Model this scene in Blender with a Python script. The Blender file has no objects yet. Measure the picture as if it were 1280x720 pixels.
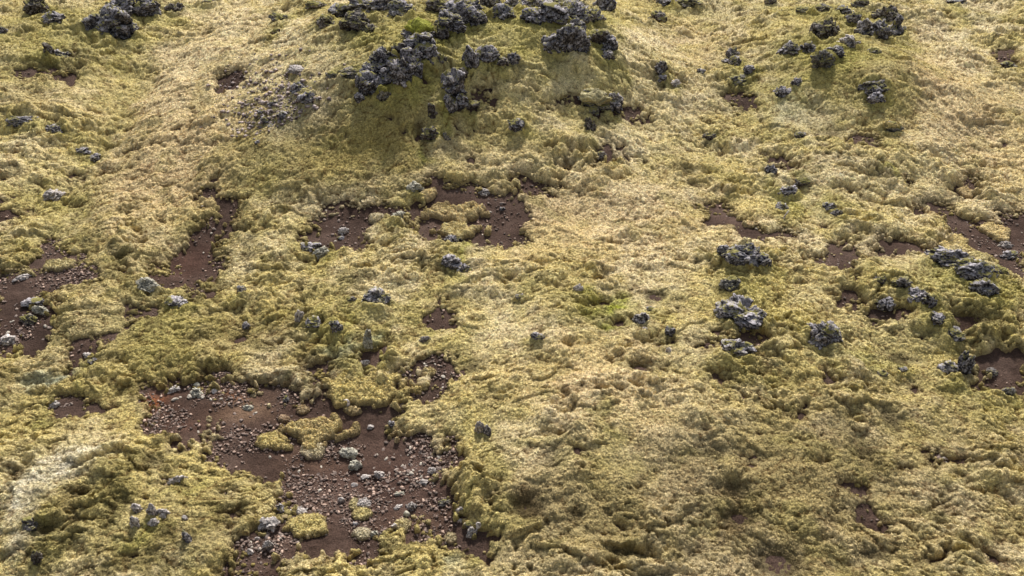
import bpy, math, random
import numpy as np
from mathutils import Vector

random.seed(7)
rng = np.random.default_rng(11)
S = bpy.context.scene
COL = S.collection

# ------------------------------------------------------------------ camera
CAM_H = 10.0
PITCH = math.radians(38.0)
TY = math.tan(math.radians(19.0))
TX = TY * 16 / 9
cd = bpy.data.cameras.new('camera')
cd.sensor_width = 36.0
cd.lens = 18.0 / TX
cd.clip_end = 5000
cam = bpy.data.objects.new('camera', cd)
COL.objects.link(cam)
cam.location = (0, 0, CAM_H)
cam.rotation_euler = (math.pi / 2 - PITCH, 0, 0)
S.camera = cam

def ray(px, py):
    cx, cy = (px - 640) / 640 * TX, (360 - py) / 360 * TY
    return np.array([cx, math.cos(PITCH) + cy * math.sin(PITCH), -math.sin(PITCH) + cy * math.cos(PITCH)])

# ------------------------------------------------------------------ noise
def tables(seed):
    r = np.random.default_rng(seed)
    p = r.permutation(512).astype(np.int32)
    a = r.random(512).astype(np.float32) * 2 * math.pi
    return p, np.cos(a), np.sin(a)
_TB = {}
def perlin(x, y, seed=0):
    if seed not in _TB: _TB[seed] = tables(seed)
    p, gx, gy = _TB[seed]
    xi = np.floor(x).astype(np.int64); yi = np.floor(y).astype(np.int64)
    fx = (x - xi).astype(np.float32); fy = (y - yi).astype(np.float32)
    u = fx * fx * fx * (fx * (fx * 6 - 15) + 10); v = fy * fy * fy * (fy * (fy * 6 - 15) + 10)
    x0 = (xi & 511); x1 = ((xi + 1) & 511); y0 = (yi & 511); y1 = ((yi + 1) & 511)
    def g(a, b, dx, dy):
        h = p[(p[a] + b) & 511]
        return gx[h] * dx + gy[h] * dy
    n00 = g(x0, y0, fx, fy); n10 = g(x1, y0, fx - 1, fy)
    n01 = g(x0, y1, fx, fy - 1); n11 = g(x1, y1, fx - 1, fy - 1)
    a = n00 + u * (n10 - n00); b = n01 + u * (n11 - n01)
    return (a + v * (b - a)) * 1.5
def fbm(x, y, seed=0, oct=3, gain=0.5):
    s = 0; a = 1.0; f = 1.0; t = 0
    for k in range(oct):
        s = s + a * perlin(x * f, y * f, seed + k * 17); t += a; a *= gain; f *= 2.03
    return s / t
def sstep(a, b, x):
    t = np.clip((x - a) / (b - a), 0, 1)
    return t * t * (3 - 2 * t)

# ------------------------------------------------------------------ lie of the land
def plane_pt(px, py):
    d = ray(px, py)
    t = CAM_H / (-d[2] + 0.1 * d[1])
    return d[0] * t, d[1] * t
MOUNDS = []   # centre from the flat slope, half widths (left, right, front, back) in m, height, turn
def mound(px, py, rl, rr, rf, rb, h, turn=0):
    x, y = plane_pt(px, py); MOUNDS.append((x, y, rl, rr, rf, rb, h, math.radians(turn)))
mound(500, 150, 2.7, 3.4, 2.1, 3.6, 1.0, 18)      # central outcrop hill with a steep near face
mound(560, 110, 5.2, 4.5, 3.2, 5.0, 0.75)
mound(740, 110, 2.4, 2.6, 1.6, 3.0, 0.55)
mound(1075, 130, 2.4, 2.2, 1.3, 3.0, 0.85)          # hill at the upper right
mound(1090, 215, 1.7, 1.7, 0.7, 1.4, 0.25)
mound(40, 90, 3.6, 2.4, 2.0, 3.0, 0.45)             # rocky rise at the upper left
mound(140, 160, 0.8, 0.8, 3.4, 3.4, -0.28)          # gully beside it
mound(860, 75, 1.4, 1.6, 2.2, 3.5, -0.35)
mound(850, 520, 2.3, 2.6, 1.5, 2.6, 0.45)
mound(640, 600, 0.8, 1.6, 1.0, 1.4, 0.22)
mound(960, 330, 1.8, 1.8, 0.9, 1.4, 0.25)
mound(1200, 400, 1.8, 2.2, 0.9, 1.6, 0.3)
mound(430, 590, 2.3, 1.7, 1.3, 1.2, -0.22)          # the big bare hollow
mound(120, 630, 2.0, 1.6, 1.1, 1.2, 0.3)
mound(570, 275, 1.6, 1.0, 0.7, 0.6, -0.12)
mound(240, 320, 0.5, 0.6, 0.6, 0.9, -0.12)
def base_z(x, y):
    x = np.asarray(x, dtype=np.float64); y = np.asarray(y, dtype=np.float64)
    z = np.where(y < 40, 0.1 * y, 4.0 + 60 * (1 - np.exp(-(y - 40) / 600.0)))
    z = np.where(y < -10, -1.0 + 0.05 * (y + 10), z)
    for mx, my, rl, rr, rf, rb, h, tn in MOUNDS:
        dx = x - mx; dy = y - my
        c, s = math.cos(tn), math.sin(tn)
        dx, dy = dx * c + dy * s, -dx * s + dy * c
        ex = np.where(dx < 0, dx / rl, dx / rr); ey = np.where(dy < 0, dy / rf, dy / rb)
        z = z + h * np.exp(-(ex * ex + ey * ey))
    near = np.exp(-(np.maximum(0, np.abs(y) - 60) / 60) ** 2)
    z = z + 0.16 * fbm(x / 2.6, y / 2.6, 5, 2) * near
    z = z + np.where(y > 34, 1.6, 0) * np.clip((y - 34) / 30, 0, 1) * fbm(x / 22.0, y / 22.0, 9, 4)
    return z

def on_land(px, py, lift=0.10):
    """the place on the slope that the photograph shows at (px, py)"""
    d = ray(px, py)
    t = np.linspace(8, 60, 2400)
    X = d[0] * t; Y = d[1] * t; Z = CAM_H + d[2] * t
    below = Z < base_z(X, Y) + lift
    i = int(np.argmax(below)) if below.any() else len(t) - 1
    return X[i], Y[i], t[i]
def px_m(t):
    return t * TX / 640.0

# ------------------------------------------------------------------ bare soil patches (outlines)
SOIL = [
 [(185,478),(230,472),(290,482),(345,490),(420,497),(470,503),(500,490),(520,476),(560,486),(555,505),(505,520),(485,532),(520,545),(560,558),(578,578),(555,600),(560,632),(590,650),(606,700),(588,692),(560,668),(512,664),(485,672),(470,705),(450,700),(440,682),(400,684),(355,700),(340,725),(268,725),(300,690),(350,655),(362,622),(350,602),(290,592),(265,572),(262,545),(222,552),(188,532)],
 [(207,330),(232,315),(240,300),(262,285),(268,270),(240,250),(262,242),(300,258),(292,275),(270,290),(275,310),(268,340),(262,358),(235,360),(212,352)],
 [(390,278),(430,262),(470,262),(458,285),(442,307),(415,310),(380,318),(390,300)],
 [(520,262),(545,258),(545,238),(575,236),(640,240),(652,262),(645,302),(600,306),(535,301),(526,285)],
 [(470,262),(520,258),(524,268),(470,270)],
 [(-10,345),(40,342),(46,310),(78,298),(88,318),(112,330),(128,345),(100,362),(62,368),(66,400),(62,432),(30,446),(-10,450)],
 [(-5,262),(22,262),(28,274),(-5,280)],
 [(92,432),(128,428),(132,452),(98,456)],
 [(58,500),(100,492),(124,508),(110,528),(70,524)],
 [(162,384),(190,380),(192,395),(168,400)],
 [(530,390),(552,383),(568,395),(562,410),(540,416),(528,404)],
 [(452,440),(476,436),(480,460),(456,462)],
 [(880,255),(905,254),(912,270),(940,280),(960,288),(992,294),(980,302),(940,298),(915,287),(885,280)],
 [(1148,262),(1190,250),(1205,225),(1226,224),(1226,240),(1207,255),(1182,266)],
 [(1178,270),(1232,276),(1285,266),(1290,360),(1255,338),(1235,322),(1208,312),(1192,296)],
 [(1015,326),(1040,316),(1056,306),(1072,318),(1062,345),(1034,340)],
 [(1056,304),(1130,302),(1178,308),(1175,316),(1110,316),(1060,314)],
 [(876,432),(905,418),(946,414),(956,428),(915,436)],
 [(1214,452),(1250,440),(1290,446),(1290,500),(1250,492),(1222,478)],
 [(1074,614),(1090,628),(1110,662),(1106,684),(1086,648)],
 [(1160,566),(1178,564),(1206,582),(1200,588),(1172,578)],
 [(903,116),(925,110),(944,122),(938,136),(915,133)],
 [(710,122),(735,112),(764,128),(762,150),(742,146),(728,130)],
 [(776,132),(800,130),(822,140),(800,150),(782,148)],
 [(744,186),(760,182),(766,202),(748,206)],
 [(1054,164),(1088,164),(1090,180),(1060,178)],
 [(1248,66),(1262,64),(1274,84),(1250,86)],
 [(18,86),(90,92),(88,101),(30,98)],
 [(268,100),(300,84),(312,80),(296,112),(276,114)],
 [(570,128),(604,118),(612,128),(596,142),(574,144)],
 [(955,195),(990,200),(1000,215),(975,212)],
 [(1075,405),(1110,385),(1125,395),(1096,415)],
 [(670,125),(700,122),(696,136),(674,136)],
 [(85,330),(122,335),(118,352),(92,352)],
 [(500,448),(545,446),(572,460),(556,478),(520,470),(498,462)],
 [(306,404),(318,398),(322,412),(310,416)],
 [(640,236),(662,226),(700,232),(682,242),(650,246)],
 [(385,470),(404,458),(410,486),(392,496)],
 [(1040,372),(1062,366),(1066,382),(1046,388)],
]
SOIL_W = []
for poly in SOIL:
    P = np.array([on_land(a, b, 0.02)[:2] for a, b in poly])
    if 1 <= len(SOIL_W) <= 4: P = P.mean(0) + (P - P.mean(0)) * 1.16
    SOIL_W.append(P)
def soil_sd(x, y):
    """signed distance in m, positive inside bare soil (clipped at -0.6)"""
    out = np.full(x.shape, -0.6, dtype=np.float32)
    for P in SOIL_W:
        m = (x > P[:, 0].min() - .6) & (x < P[:, 0].max() + .6) & (y > P[:, 1].min() - .6) & (y < P[:, 1].max() + .6)
        idx = np.nonzero(m)
        if not len(idx[0]): continue
        qx = x[idx]; qy = y[idx]
        d2 = np.full(qx.shape, 1e9); ins = np.zeros(qx.shape, bool)
        for i in range(len(P)):
            ax, ay = P[i]; bx, by = P[(i + 1) % len(P)]
            ex, ey = bx - ax, by - ay
            tt = np.clip(((qx - ax) * ex + (qy - ay) * ey) / (ex * ex + ey * ey + 1e-12), 0, 1)
            d2 = np.minimum(d2, (qx - ax - tt * ex) ** 2 + (qy - ay - tt * ey) ** 2)
            cr = ((ay > qy) != (by > qy)) & (qx < (bx - ax) * (qy - ay) / (by - ay + 1e-12) + ax)
            ins ^= cr
        sd = np.sqrt(d2) * np.where(ins, 1, -1)
        out[idx] = np.maximum(out[idx], sd)
    return out

# ------------------------------------------------------------------ moss colours by region, with painted shade on the central hill face
TAN = (.74, .59, .345); STRAW = (.83, .72, .46); YEL = (.64, .545, .235); GRN = (.39, .35, .115)
OLV = (.38, .31, .105); BRT = (.33, .36, .035); PALE = (.76, .72, .59); MINT = (.56, .61, .46)
BRN = (.20, .13, .06); RUST = (.27, .12, .03); GREY = (.27, .25, .235)
REG = [  # px, py, rx, ry, colour, weight
 (1010,600,330,140,(.415,.34,.175),.8),(700,650,150,80,(.43,.35,.18),.75),(100,420,150,170,(.42,.355,.14),.6),(80,40,110,60,(.42,.36,.12),.5),(150,650,170,80,(.42,.355,.14),.6),
 (230,110,95,110,TAN,.9),(270,60,90,50,STRAW,.6),(200,230,80,50,TAN,.8),(250,200,60,60,TAN,.6),(60,110,60,40,TAN,.5),
 (60,60,70,50,GRN,.5),(145,150,22,100,GRN,.5),(20,20,60,30,OLV,.5),
 (420,190,170,75,OLV,.9),(470,160,130,66,(.38,.315,.10),.7),(600,170,70,50,OLV,.5),(330,215,50,40,GRN,.5),(390,130,60,30,GREY,.35),(345,140,26,20,GREY,.7),(372,90,24,10,GREY,.5),  # olive entries paint the hill face's half-shade into the moss colour
 (640,130,70,60,YEL,.6),(560,20,60,30,GRN,.6),(600,200,60,40,STRAW,.5),(480,40,80,30,YEL,.6),(380,60,80,40,STRAW,.6),
 (740,280,170,80,TAN,.75),(800,90,90,50,STRAW,.6),(870,50,60,40,TAN,.5),(900,20,60,20,GRN,.5),(930,90,40,40,GRN,.35),
 (690,250,60,30,(.47,.36,.20),.5),(720,190,60,40,STRAW,.3),
 (1040,70,100,40,GRN,.7),(1080,95,70,25,OLV,.6),(1120,50,60,50,GRN,.4),(990,140,40,20,MINT,.35),(1000,125,18,12,BRT,.2),
 (1200,130,110,90,TAN,.8),(1180,200,70,40,STRAW,.5),(1080,240,90,50,STRAW,.6),(1220,90,60,40,STRAW,.4),
 (980,240,30,25,BRT,.35),(1115,220,18,10,BRT,.55),(960,370,120,50,YEL,.6),(1060,360,60,50,YEL,.6),(1180,380,80,50,YEL,.5),(1230,400,60,40,GRN,.3),
 (1190,350,50,20,BRT,.3),(1120,430,80,50,YEL,.5),(1080,455,30,20,BRT,.4),(1130,520,20,22,OLV,.7),(1195,490,30,16,OLV,.5),(1230,540,50,40,(.33,.26,.12),.4),
 (700,470,110,60,TAN,.7),(620,400,60,60,STRAW,.5),(800,500,90,50,TAN,.4),(900,480,60,60,YEL,.4),(740,385,56,28,(.27,.25,.06),.75),(835,425,20,16,(.27,.23,.08),.6),(1000,520,60,18,(.33,.27,.10),.5),(1180,480,90,40,(.40,.34,.11),.5),(950,470,60,14,(.28,.24,.07),.5),(780,382,24,12,BRT,1.0),(772,406,22,9,BRT,.8),(735,375,18,12,BRT,.4),
 (1000,600,120,80,(.40,.32,.14),.5),(760,620,120,60,(.38,.31,.13),.5),(1000,440,50,30,YEL,.4),(940,455,40,16,OLV,.6),
 (660,630,34,22,BRN,.85),(930,640,26,14,BRN,.8),(1110,600,40,24,OLV,.5),(1000,690,100,30,BRN,.25),(870,610,30,40,BRN,.35),
 (300,420,130,60,OLV,.75),(200,420,70,40,GRN,.6),(240,350,60,40,GRN,.4),(90,260,60,60,GRN,.5),(40,220,60,60,YEL,.4),(60,310,60,30,GRN,.5),(140,320,20,14,BRT,.25),
 (430,430,50,30,GRN,.6),(425,425,22,12,MINT,.75),(460,428,8,14,MINT,.9),(430,388,14,8,BRT,.5),(510,395,30,20,GRN,.5),(525,412,16,8,BRT,.4),
 (340,350,90,40,YEL,.5),(360,280,50,20,YEL,.6),(480,330,70,30,YEL,.6),(420,380,60,20,YEL,.4),(580,318,22,10,BRT,.6),(530,200,12,7,BRT,.5),(555,165,12,16,BRT,.5),(565,130,14,20,GRN,.7),
 (40,460,26,10,OLV,.5),(68,460,30,11,MINT,.95),(50,510,12,16,BRT,.35),(10,460,40,14,(.30,.2,.03),.6),(60,540,60,30,YEL,.4),
 (193,508,16,14,RUST,.95),(295,498,26,8,RUST,.7),(310,512,40,16,(.33,.30,.2),.7),(225,530,40,14,(.26,.16,.12),.7),(250,520,50,20,(.3,.26,.15),.5),
 (75,588,50,28,PALE,1.0),(112,562,32,14,PALE,1.0),(20,625,34,34,PALE,.8),(10,690,30,30,(.5,.48,.42),.6),(20,560,30,20,GRN,.5),
 (160,600,90,40,YEL,.5),(130,640,80,40,GRN,.4),(200,680,80,40,OLV,.6),(60,650,40,20,BRN,.5),(270,660,60,60,(.3,.25,.09),.5),
 (540,690,70,26,OLV,.6),(558,700,26,14,MINT,.6),(350,690,60,20,YEL,.5),(420,690,60,20,YEL,.4),
 (620,560,30,60,GRN,.6),(600,545,24,14,BRT,.4),(600,620,50,60,YEL,.5),(560,515,60,20,YEL,.5),(460,485,50,16,YEL,.6),
 (760,520,20,10,GRN,.6),(880,580,30,14,GRN,.4),(880,175,40,20,STRAW,.5),(840,150,60,30,YEL,.4),
]
ROCKS = [
 # upper left rise
 (142,32,68,44,'d','largest dark crag at the upper left, knobbly and split, above the tan slope'),
 (150,9,34,16,'d','dark rock just behind the largest crag at the upper left edge of the photo'),
 (46,8,30,20,'b','brown grey rock at the top edge left of the large upper left crag'),
 (70,23,26,16,'g','rounded grey lichened rock between the left top corner and the large crag'),
 (2,40,16,16,'g','small grey rock cut by the left edge of the photo near the top'),
 (60,61,12,14,'b','narrow upright brown knob standing left below the large upper left crag'),
 (74,69,22,14,'d','dark knob with a shadowed hollow beside the narrow brown knob at the upper left'),
 (184,10,34,16,'d','flat dark rock right behind the large upper left crag'),
 (220,12,22,20,'b','brown rock with a mossy left shoulder at the right end of the upper left rocks'),
 (262,3,26,10,'b','low brown rock at the top edge where the tan slope begins'),
 (30,151,38,8,'d','long low dark ledge in the moss at the left edge below the upper left rocks'),
 (66,161,34,8,'d','short broken ledge right beside the long low ledge at the left'),
 (120,198,16,9,'d','small dark rock with a pale rim in the moss at the left'),
 (102,188,22,8,'d','small flat dark rock just above the pale rimmed one at the left'),
 (67,246,26,15,'p','single pale grey rounded stone with a dark underside in the left moss'),
 # behind the central outcrop, left
 (352,24,24,14,'b','small brown rock farthest left of the scattered rocks on the upper tan slope'),
 (392,6,22,9,'b','low brown rock at the top edge above the tan slope'),
 (405,28,24,13,'b','squat brown rock in the straw moss right of the farthest left one'),
 (345,40,12,8,'b','tiny brown stone below the scattered rocks on the upper tan slope'),
 (428,14,26,15,'d','dark jagged rock beginning the upper chain left of the bright green cap'),
 (452,9,26,14,'d','dark rock at the top edge in the upper chain left of the bright green cap'),
 (448,28,30,14,'b','low brown dark rock beneath the upper chain left of the bright green cap'),
 (478,10,32,16,'g','grey rock in the middle of the upper chain left of the bright green cap'),
 (504,15,28,22,'d','largest dark rock of the upper chain, just left of the bright green cap'),
 (462,38,18,10,'b','small brown rock in the moss under the upper chain'),
 (524,42,34,26,'g','grey rock with a bright yellow green moss cap at the top of the outcrop',(.34,.35,.07)),
 (549,43,17,18,'b','brown grey rock leaning on the right side of the bright green capped rock'),
 (560,28,30,20,'d','dark rock right behind the bright green capped rock'),
 (548,9,26,14,'b','low brown rock at the top edge above the bright green capped rock'),
 (578,13,34,24,'g','broad grey boulder in the top row right of the bright green capped rock'),
 (592,21,26,22,'g','pale grey knobbly boulder in front of the broad grey one in the top row'),
 (612,8,24,28,'d','tall dark boulder in the top row at the middle of the photo'),
 (628,18,24,18,'d','dark boulder with a shaded foot right of the tall one in the top row'),
 (642,8,20,18,'g','greenish grey boulder at the top edge near the middle of the photo'),
 # central outcrop
 (524,53,26,20,'g','grey rock directly under the bright green capped rock'),
 (534,67,24,22,'g','round grey rock at the right of the central cluster, under the capped column'),
 (516,73,24,24,'g','roundest grey boulder, in the upper middle of the central cluster'),
 (500,65,22,20,'b','brown grey boulder at the top left of the central cluster, moss on its crown'),
 (478,73,32,26,'d','broad dark boulder at the upper left corner of the central cluster'),
 (467,89,22,20,'d','dark boulder below the broad one at the left side of the central cluster'),
 (484,96,20,16,'d','dark boulder in the lowered middle of the central cluster'),
 (502,93,30,30,'g','largest grey boulder at the front of the central cluster'),
 (520,91,16,20,'d','dark boulder closing the right front of the central cluster'),
 (460,108,26,28,'d','dark boulder standing apart at the lower left tip of the central cluster'),
 (450,122,11,10,'g','small pale grey stone at the foot of the lower left tip boulder'),
 (480,119,14,18,'m','small moss covered rock on the shaded face just below the central cluster',(.30,.28,.08)),
 (440,91,28,11,'b','low brown rubble rock left of the central cluster'),
 (416,95,16,9,'b','small brown rubble rock farther left of the central cluster'),
 (553,75,10,13,'b','small upright brown rock alone right of the central cluster'),
 # right part of the outcrop
 (576,92,14,14,'b','brown rock in the dark cleft right of the small upright rock'),
 (588,78,16,28,'g','tall narrow grey rock at the cleft right of the central cluster'),
 (607,71,24,20,'g','grey rock right of the tall narrow one above the green hollow'),
 (626,78,16,11,'b','low brown rock at the right end of the row above the green hollow'),
 (643,74,13,15,'d','lone dark rock in the moss at the end of the row above the green hollow'),
 (569,108,24,30,'g','tall pale grey pillar rock above the dark green cleft'),
 (578,128,16,16,'g','grey block at the right foot of the tall pale pillar'),
 (562,133,14,26,'g','thin grey fin of rock at the left foot of the tall pale pillar'),
 (590,131,16,10,'b','small brown rock in the bare gap right of the tall pale pillar'),
 (540,141,11,24,'b','narrow upright rock left of the dark cleft on the shaded hill face'),
 (537,168,22,18,'b','brown knobbly rock at the bottom of the dark cleft'),
 (558,171,10,12,'m','small greenish rock beside the knobbly one at the bottom of the cleft'),
 (322,178,7,7,'g','tiny grey stone on the shaded slope left of the hill face'),
 (375,110,22,16,'g','grey stone in the scree left of the shaded hill face, upper of a pair'),
 (385,123,20,15,'g','pale grey stone in the scree left of the shaded hill face, lower of a pair'),
 (371,87,22,9,'p','flat pale stone above the scree pair on the tan slope'),
 (342,130,12,8,'g','small grey stone in the thin scree on the tan slope','stones in the thin scree on the tan slope'),
 (352,144,12,8,'g','small grey stone in the thin scree on the tan slope','stones in the thin scree on the tan slope'),
 (330,150,12,9,'g','small grey stone in the thin scree on the tan slope','stones in the thin scree on the tan slope'),
 (340,158,9,7,'g','small grey stone in the thin scree on the tan slope','stones in the thin scree on the tan slope'),
 (360,134,8,6,'g','small grey stone in the thin scree on the tan slope','stones in the thin scree on the tan slope'),
 (326,140,8,6,'g','small grey stone in the thin scree on the tan slope','stones in the thin scree on the tan slope'),
 # spur right of the middle
 (664,8,36,18,'g','greenish grey boulder at the top edge right of the middle'),
 (668,22,24,16,'d','dark rock at the left end of the spur wall'),
 (688,17,34,18,'g','long grey rock in the left part of the spur wall'),
 (714,20,36,18,'g','long grey rock in the middle of the spur wall'),
 (704,5,36,12,'b','low brown rock at the top edge behind the spur wall'),
 (741,22,22,22,'g','rounded grey rock with a green tint near the right end of the spur wall'),
 (757,12,24,26,'d','tall dark rock at the right end of the spur wall'),
 (704,27,14,10,'p','small pale pinkish stone below the middle of the spur wall'),
 (721,33,18,18,'d','dark rock stepping down from the spur wall'),
 (692,55,22,20,'g','left grey boulder of the cluster below the spur wall'),
 (712,50,26,30,'d','tallest boulder of the cluster below the spur wall'),
 (729,58,18,20,'d','right dark boulder of the cluster below the spur wall'),
 (750,48,22,18,'b','brown boulder, top of the column right of the spur cluster'),
 (759,57,18,20,'d','dark boulder, middle of the column right of the spur cluster'),
 (760,71,12,12,'g','small grey boulder, foot of the column right of the spur cluster'),
 (645,157,22,11,'d','low dark rock half buried in moss below the hill on its right'),
 (744,128,36,22,'m','broad rock under pale moss with its right side bare, by a dark hole',(.46,.42,.26)),
 (768,134,17,26,'g','grey upright slab at the right end of the broad mossy rock'),
 (738,158,14,20,'b','brown broken rock in the crack running down from the broad mossy rock'),
 (750,196,14,14,'b','small brown rock in the crack well below the broad mossy rock'),
 (826,86,13,18,'g','upright grey stone on the moss right of the spur'),
 (828,98,10,9,'g','small grey stone at the foot of the upright one right of the spur'),
 (845,104,12,9,'p','pale stone lying right of the upright grey stone'),
 (875,90,10,8,'d','tiny dark stone alone in the straw moss between the two upper hills'),
 (822,22,20,12,'b','mossy brown rock on the slope below the top edge right of the spur'),
 (830,4,18,10,'d','dark rock at the top edge between the two upper hills, left one'),
 (856,4,34,12,'b','brown rock at the top edge between the two upper hills, right one'),
 (915,67,15,13,'d','dark stone on top of a small pile left of the right upper hill'),
 (919,79,16,15,'g','grey lower stone of the small pile left of the right upper hill'),
 (908,76,10,8,'g','little grey chip on the left of the small pile'),
 (936,87,12,10,'g','small grey stone right below the small pile'),
 (922,103,26,14,'m','flat mossy rock above the small bare patch left of the right upper hill'),
 # upper right hill
 (963,4,14,14,'b','brown rock at the top edge left of the right upper hill'),
 (987,62,24,16,'d','dark flat topped rock at the left foot of the right upper hill'),
 (1011,62,22,14,'d','dark jagged rock next to the flat topped one on the right upper hill'),
 (1034,41,36,36,'b','large purple brown crag on the left of the right upper hill'),
 (1045,65,22,12,'d','small dark rock under the large purple brown crag'),
 (1027,14,22,14,'b','brown rounded rock above the large purple brown crag'),
 (1005,12,20,8,'m','low mossy rock on the crest left of the brown rounded rock'),
 (1060,55,28,12,'p','smooth pale slab between the purple brown crag and the dark pair'),
 (1052,16,26,14,'d','long dark rock on the crest of the right upper hill'),
 (1066,25,18,18,'g','grey rock under the crest of the right upper hill'),
 (1076,6,22,14,'b','brown rock at the top edge over the right upper hill'),
 (1080,40,22,26,'g','left bluish grey boulder of the dark pair on the right upper hill'),
 (1106,20,30,22,'b','brown boulder above the dark pair on the right upper hill'),
 (1102,43,26,30,'d','middle dark boulder of the right upper hill'),
 (1119,40,24,32,'d','rightmost dark boulder of the right upper hill'),
 (1094,65,16,11,'m','small mossy rock below the dark pair on the right upper hill'),
 (1028,74,28,12,'m','slanting moss covered slab at the front of the right upper hill',(.33,.30,.11)),
 (1093,109,30,14,'d','dark rock under a moss brow on the near slope of the right upper hill'),
 (1096,122,18,14,'g','rounded grey rock beneath the moss brow rock'),
 (977,116,20,16,'g','greenish grey stone in the mint moss left below the right upper hill'),
 (996,103,12,10,'g','small grey stone uphill right of the one in the mint moss'),
 (1000,171,12,11,'d','small round dark stone in the straw moss below the right upper hill'),
 (1112,161,24,11,'m','dark block with a tan moss top beneath the right upper hill',(.46,.38,.18)),
 (1192,2,24,10,'d','dark rock at the top edge on the right'),
 (888,171,16,8,'b','low brown stone in the straw moss right of the crack'),
 (1260,83,16,8,'b','small brown stone by the little bare gap near the right edge'),
 # right middle
 (928,318,44,30,'d','large dark boulder with pale streaks below the curved bare strip'),
 (953,326,20,18,'d','dark stone touching the right side of the large streaked boulder'),
 (905,312,16,12,'d','dark knob at the upper left of the large streaked boulder'),
 (914,357,30,20,'m','mossy boulder between the streaked boulder and the big lichened one'),
 (928,393,56,42,'g','biggest lichened boulder, broad and bright topped, beside dark bare soil'),
 (918,440,42,26,'g','low lichened boulder directly downhill of the biggest one'),
 (1030,418,42,42,'g','pointed lichened boulder standing alone in green moss'),
 (1184,324,52,32,'d','grey boulder with a rounded left end at the edge of the right bare soil'),
 (1216,336,46,26,'d','dark low boulder joined to the right of the rounded grey one'),
 (1230,362,34,26,'d','dark boulder downhill at the rim of the right bare soil'),
 (1248,338,20,14,'b','brown rock in the bare soil right of the joined dark boulder'),
 (1150,369,30,20,'g','grey double knobbed rock under the rounded grey boulder'),
 (1163,376,16,16,'d','dark rock at the right foot of the double knobbed one'),
 (1105,379,22,15,'d','small dark rock with a pale top beside crumbled soil'),
 (1127,352,20,12,'b','little brown rock peeping from moss above the double knobbed one'),
 (1170,400,24,14,'d','slanting dark stone in the moss above the shaded hollow'),
 (1192,419,24,18,'g','grey stone casting a dark shadow, above the split rock'),
 (1184,460,26,24,'g','left half of the split rock beside the dark hollow at the right'),
 (1205,460,19,40,'d','tall right half of the split rock beside the dark hollow at the right'),
 (1238,466,16,10,'b','brown stone lying in the dark hollow at the right edge'),
 (1260,491,15,15,'m','rounded mossy stone in the soil at the right edge'),
 (1100,350,16,8,'b','thin brown rock at the rim of the moss below the little bare patch'),
 (1036,258,18,12,'d','upper dark knob of the small bent outcrop in straw moss'),
 (1046,268,14,18,'g','lower grey knob of the small bent outcrop in straw moss'),
 (986,238,24,18,'g','pale lichened rock by bright green moss right of the middle'),
 (1002,228,18,10,'b','brown rock behind the pale lichened one by bright green moss'),
 (963,215,14,18,'d','upright dark rock left of the bright green moss patch'),
 (976,260,18,12,'d','small dark rock by the dead stick'),
 (961,330,6,12,'g','thin grey splinter right of the streaked boulder'),
 (1258,306,14,10,'p','pale stone on the broad soil at the right edge'),
 (1262,320,22,10,'g','grey rubble stone on the broad soil at the right edge'),
 (1102,467,12,8,'b','small brown rock in a gap of the moss below the pointed boulder'),
 (1128,463,16,10,'d','dark rock in a gap of the moss below the pointed boulder'),
 # middle
 (472,373,34,28,'g','compact blue grey boulder alone at the centre left'),
 (375,398,11,22,'p','slanting pale grey blade of rock left of the compact boulder'),
 (391,403,20,16,'g','dark grey stone touching the slanting pale blade'),
 (420,409,15,20,'g','small two tone stone between the pale blade and the lichen pillar'),
 (460,426,13,28,'s','pale sage pillar of lichen covered rock above crumbling moss'),
 (455,454,12,9,'p','smooth pale stone at the foot of the sage pillar'),
 (565,301,22,12,'d','dark stone at the front foot of the two moss cushions'),
 (564,328,22,18,'g','grey boulder beneath the bright green moss at the centre'),
 (580,338,18,14,'d','dark boulder at the right of the grey one beneath bright green moss'),
 (800,400,22,24,'g','lilac grey stone by the dark green tuft right of the centre'),
 (806,411,8,7,'p','white bit of stone at the foot of the lilac grey one'),
 (812,387,12,8,'d','small dark stone above the lilac grey one'),
 (836,414,14,12,'d','small dark stone in the moss right below the lilac grey one'),
 (836,438,8,9,'p','tiny pale stone above the burrow hole right of the centre'),
 (722,362,13,14,'p','small pale upright stone in the olive moss at the centre'),
 (672,421,16,10,'g','small lilac stone alone in the tan moss at the centre'),
 (651,371,14,10,'b','brown pink stone in the tan moss left of the small upright one'),
 (602,538,12,22,'p','pale upright stone in green moss right of the big bare patch'),
 (610,540,10,18,'g','greyer stone leaning on the pale upright one right of the big bare patch'),
 (222,379,26,18,'g','dark grey stone with a white end in the yellow moss at the left'),
 (184,357,28,14,'s','pale lichen crusted rock by the lower end of the brown path'),
 (303,362,13,11,'g','small white topped stone right of the brown path'),
 (308,408,10,14,'g','small stone in the little gap at the left of the pale blade'),
 (429,289,13,10,'p','pale boulder on the brown flat left of the moss tongue'),
 (426,298,9,7,'d','dark small stone just below the pale boulder on the brown flat'),
 (604,241,14,8,'p','single pale stone on the dark flat above the two moss cushions'),
 (517,235,20,12,'s','pale lichen rock at the head of the dark flat'),
 (498,270,18,9,'s','pale lumpy stone on the moss edge of the dark flat'),
 (628,261,7,6,'d','small round dark stone near the right rim of the dark flat'),
 (386,310,26,14,'g','grey rubble rock at the lower left rim of the brown flat'),
 (402,317,20,16,'s','sage rubble rock at the lower rim of the brown flat'),
 (440,375,12,9,'b','small brown rock left of the compact blue grey boulder'),
 (530,425,16,9,'b','brown stone in the crumbling moss right of the sage pillar'),
 # lower left
 (172,638,11,16,'p','upper grey stone of the pair in the lower left moss'),
 (170,655,11,22,'p','lower pale stone of the pair in the lower left moss'),
 (190,640,12,20,'p','grey upright stone right of the pair in the lower left moss'),
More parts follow.
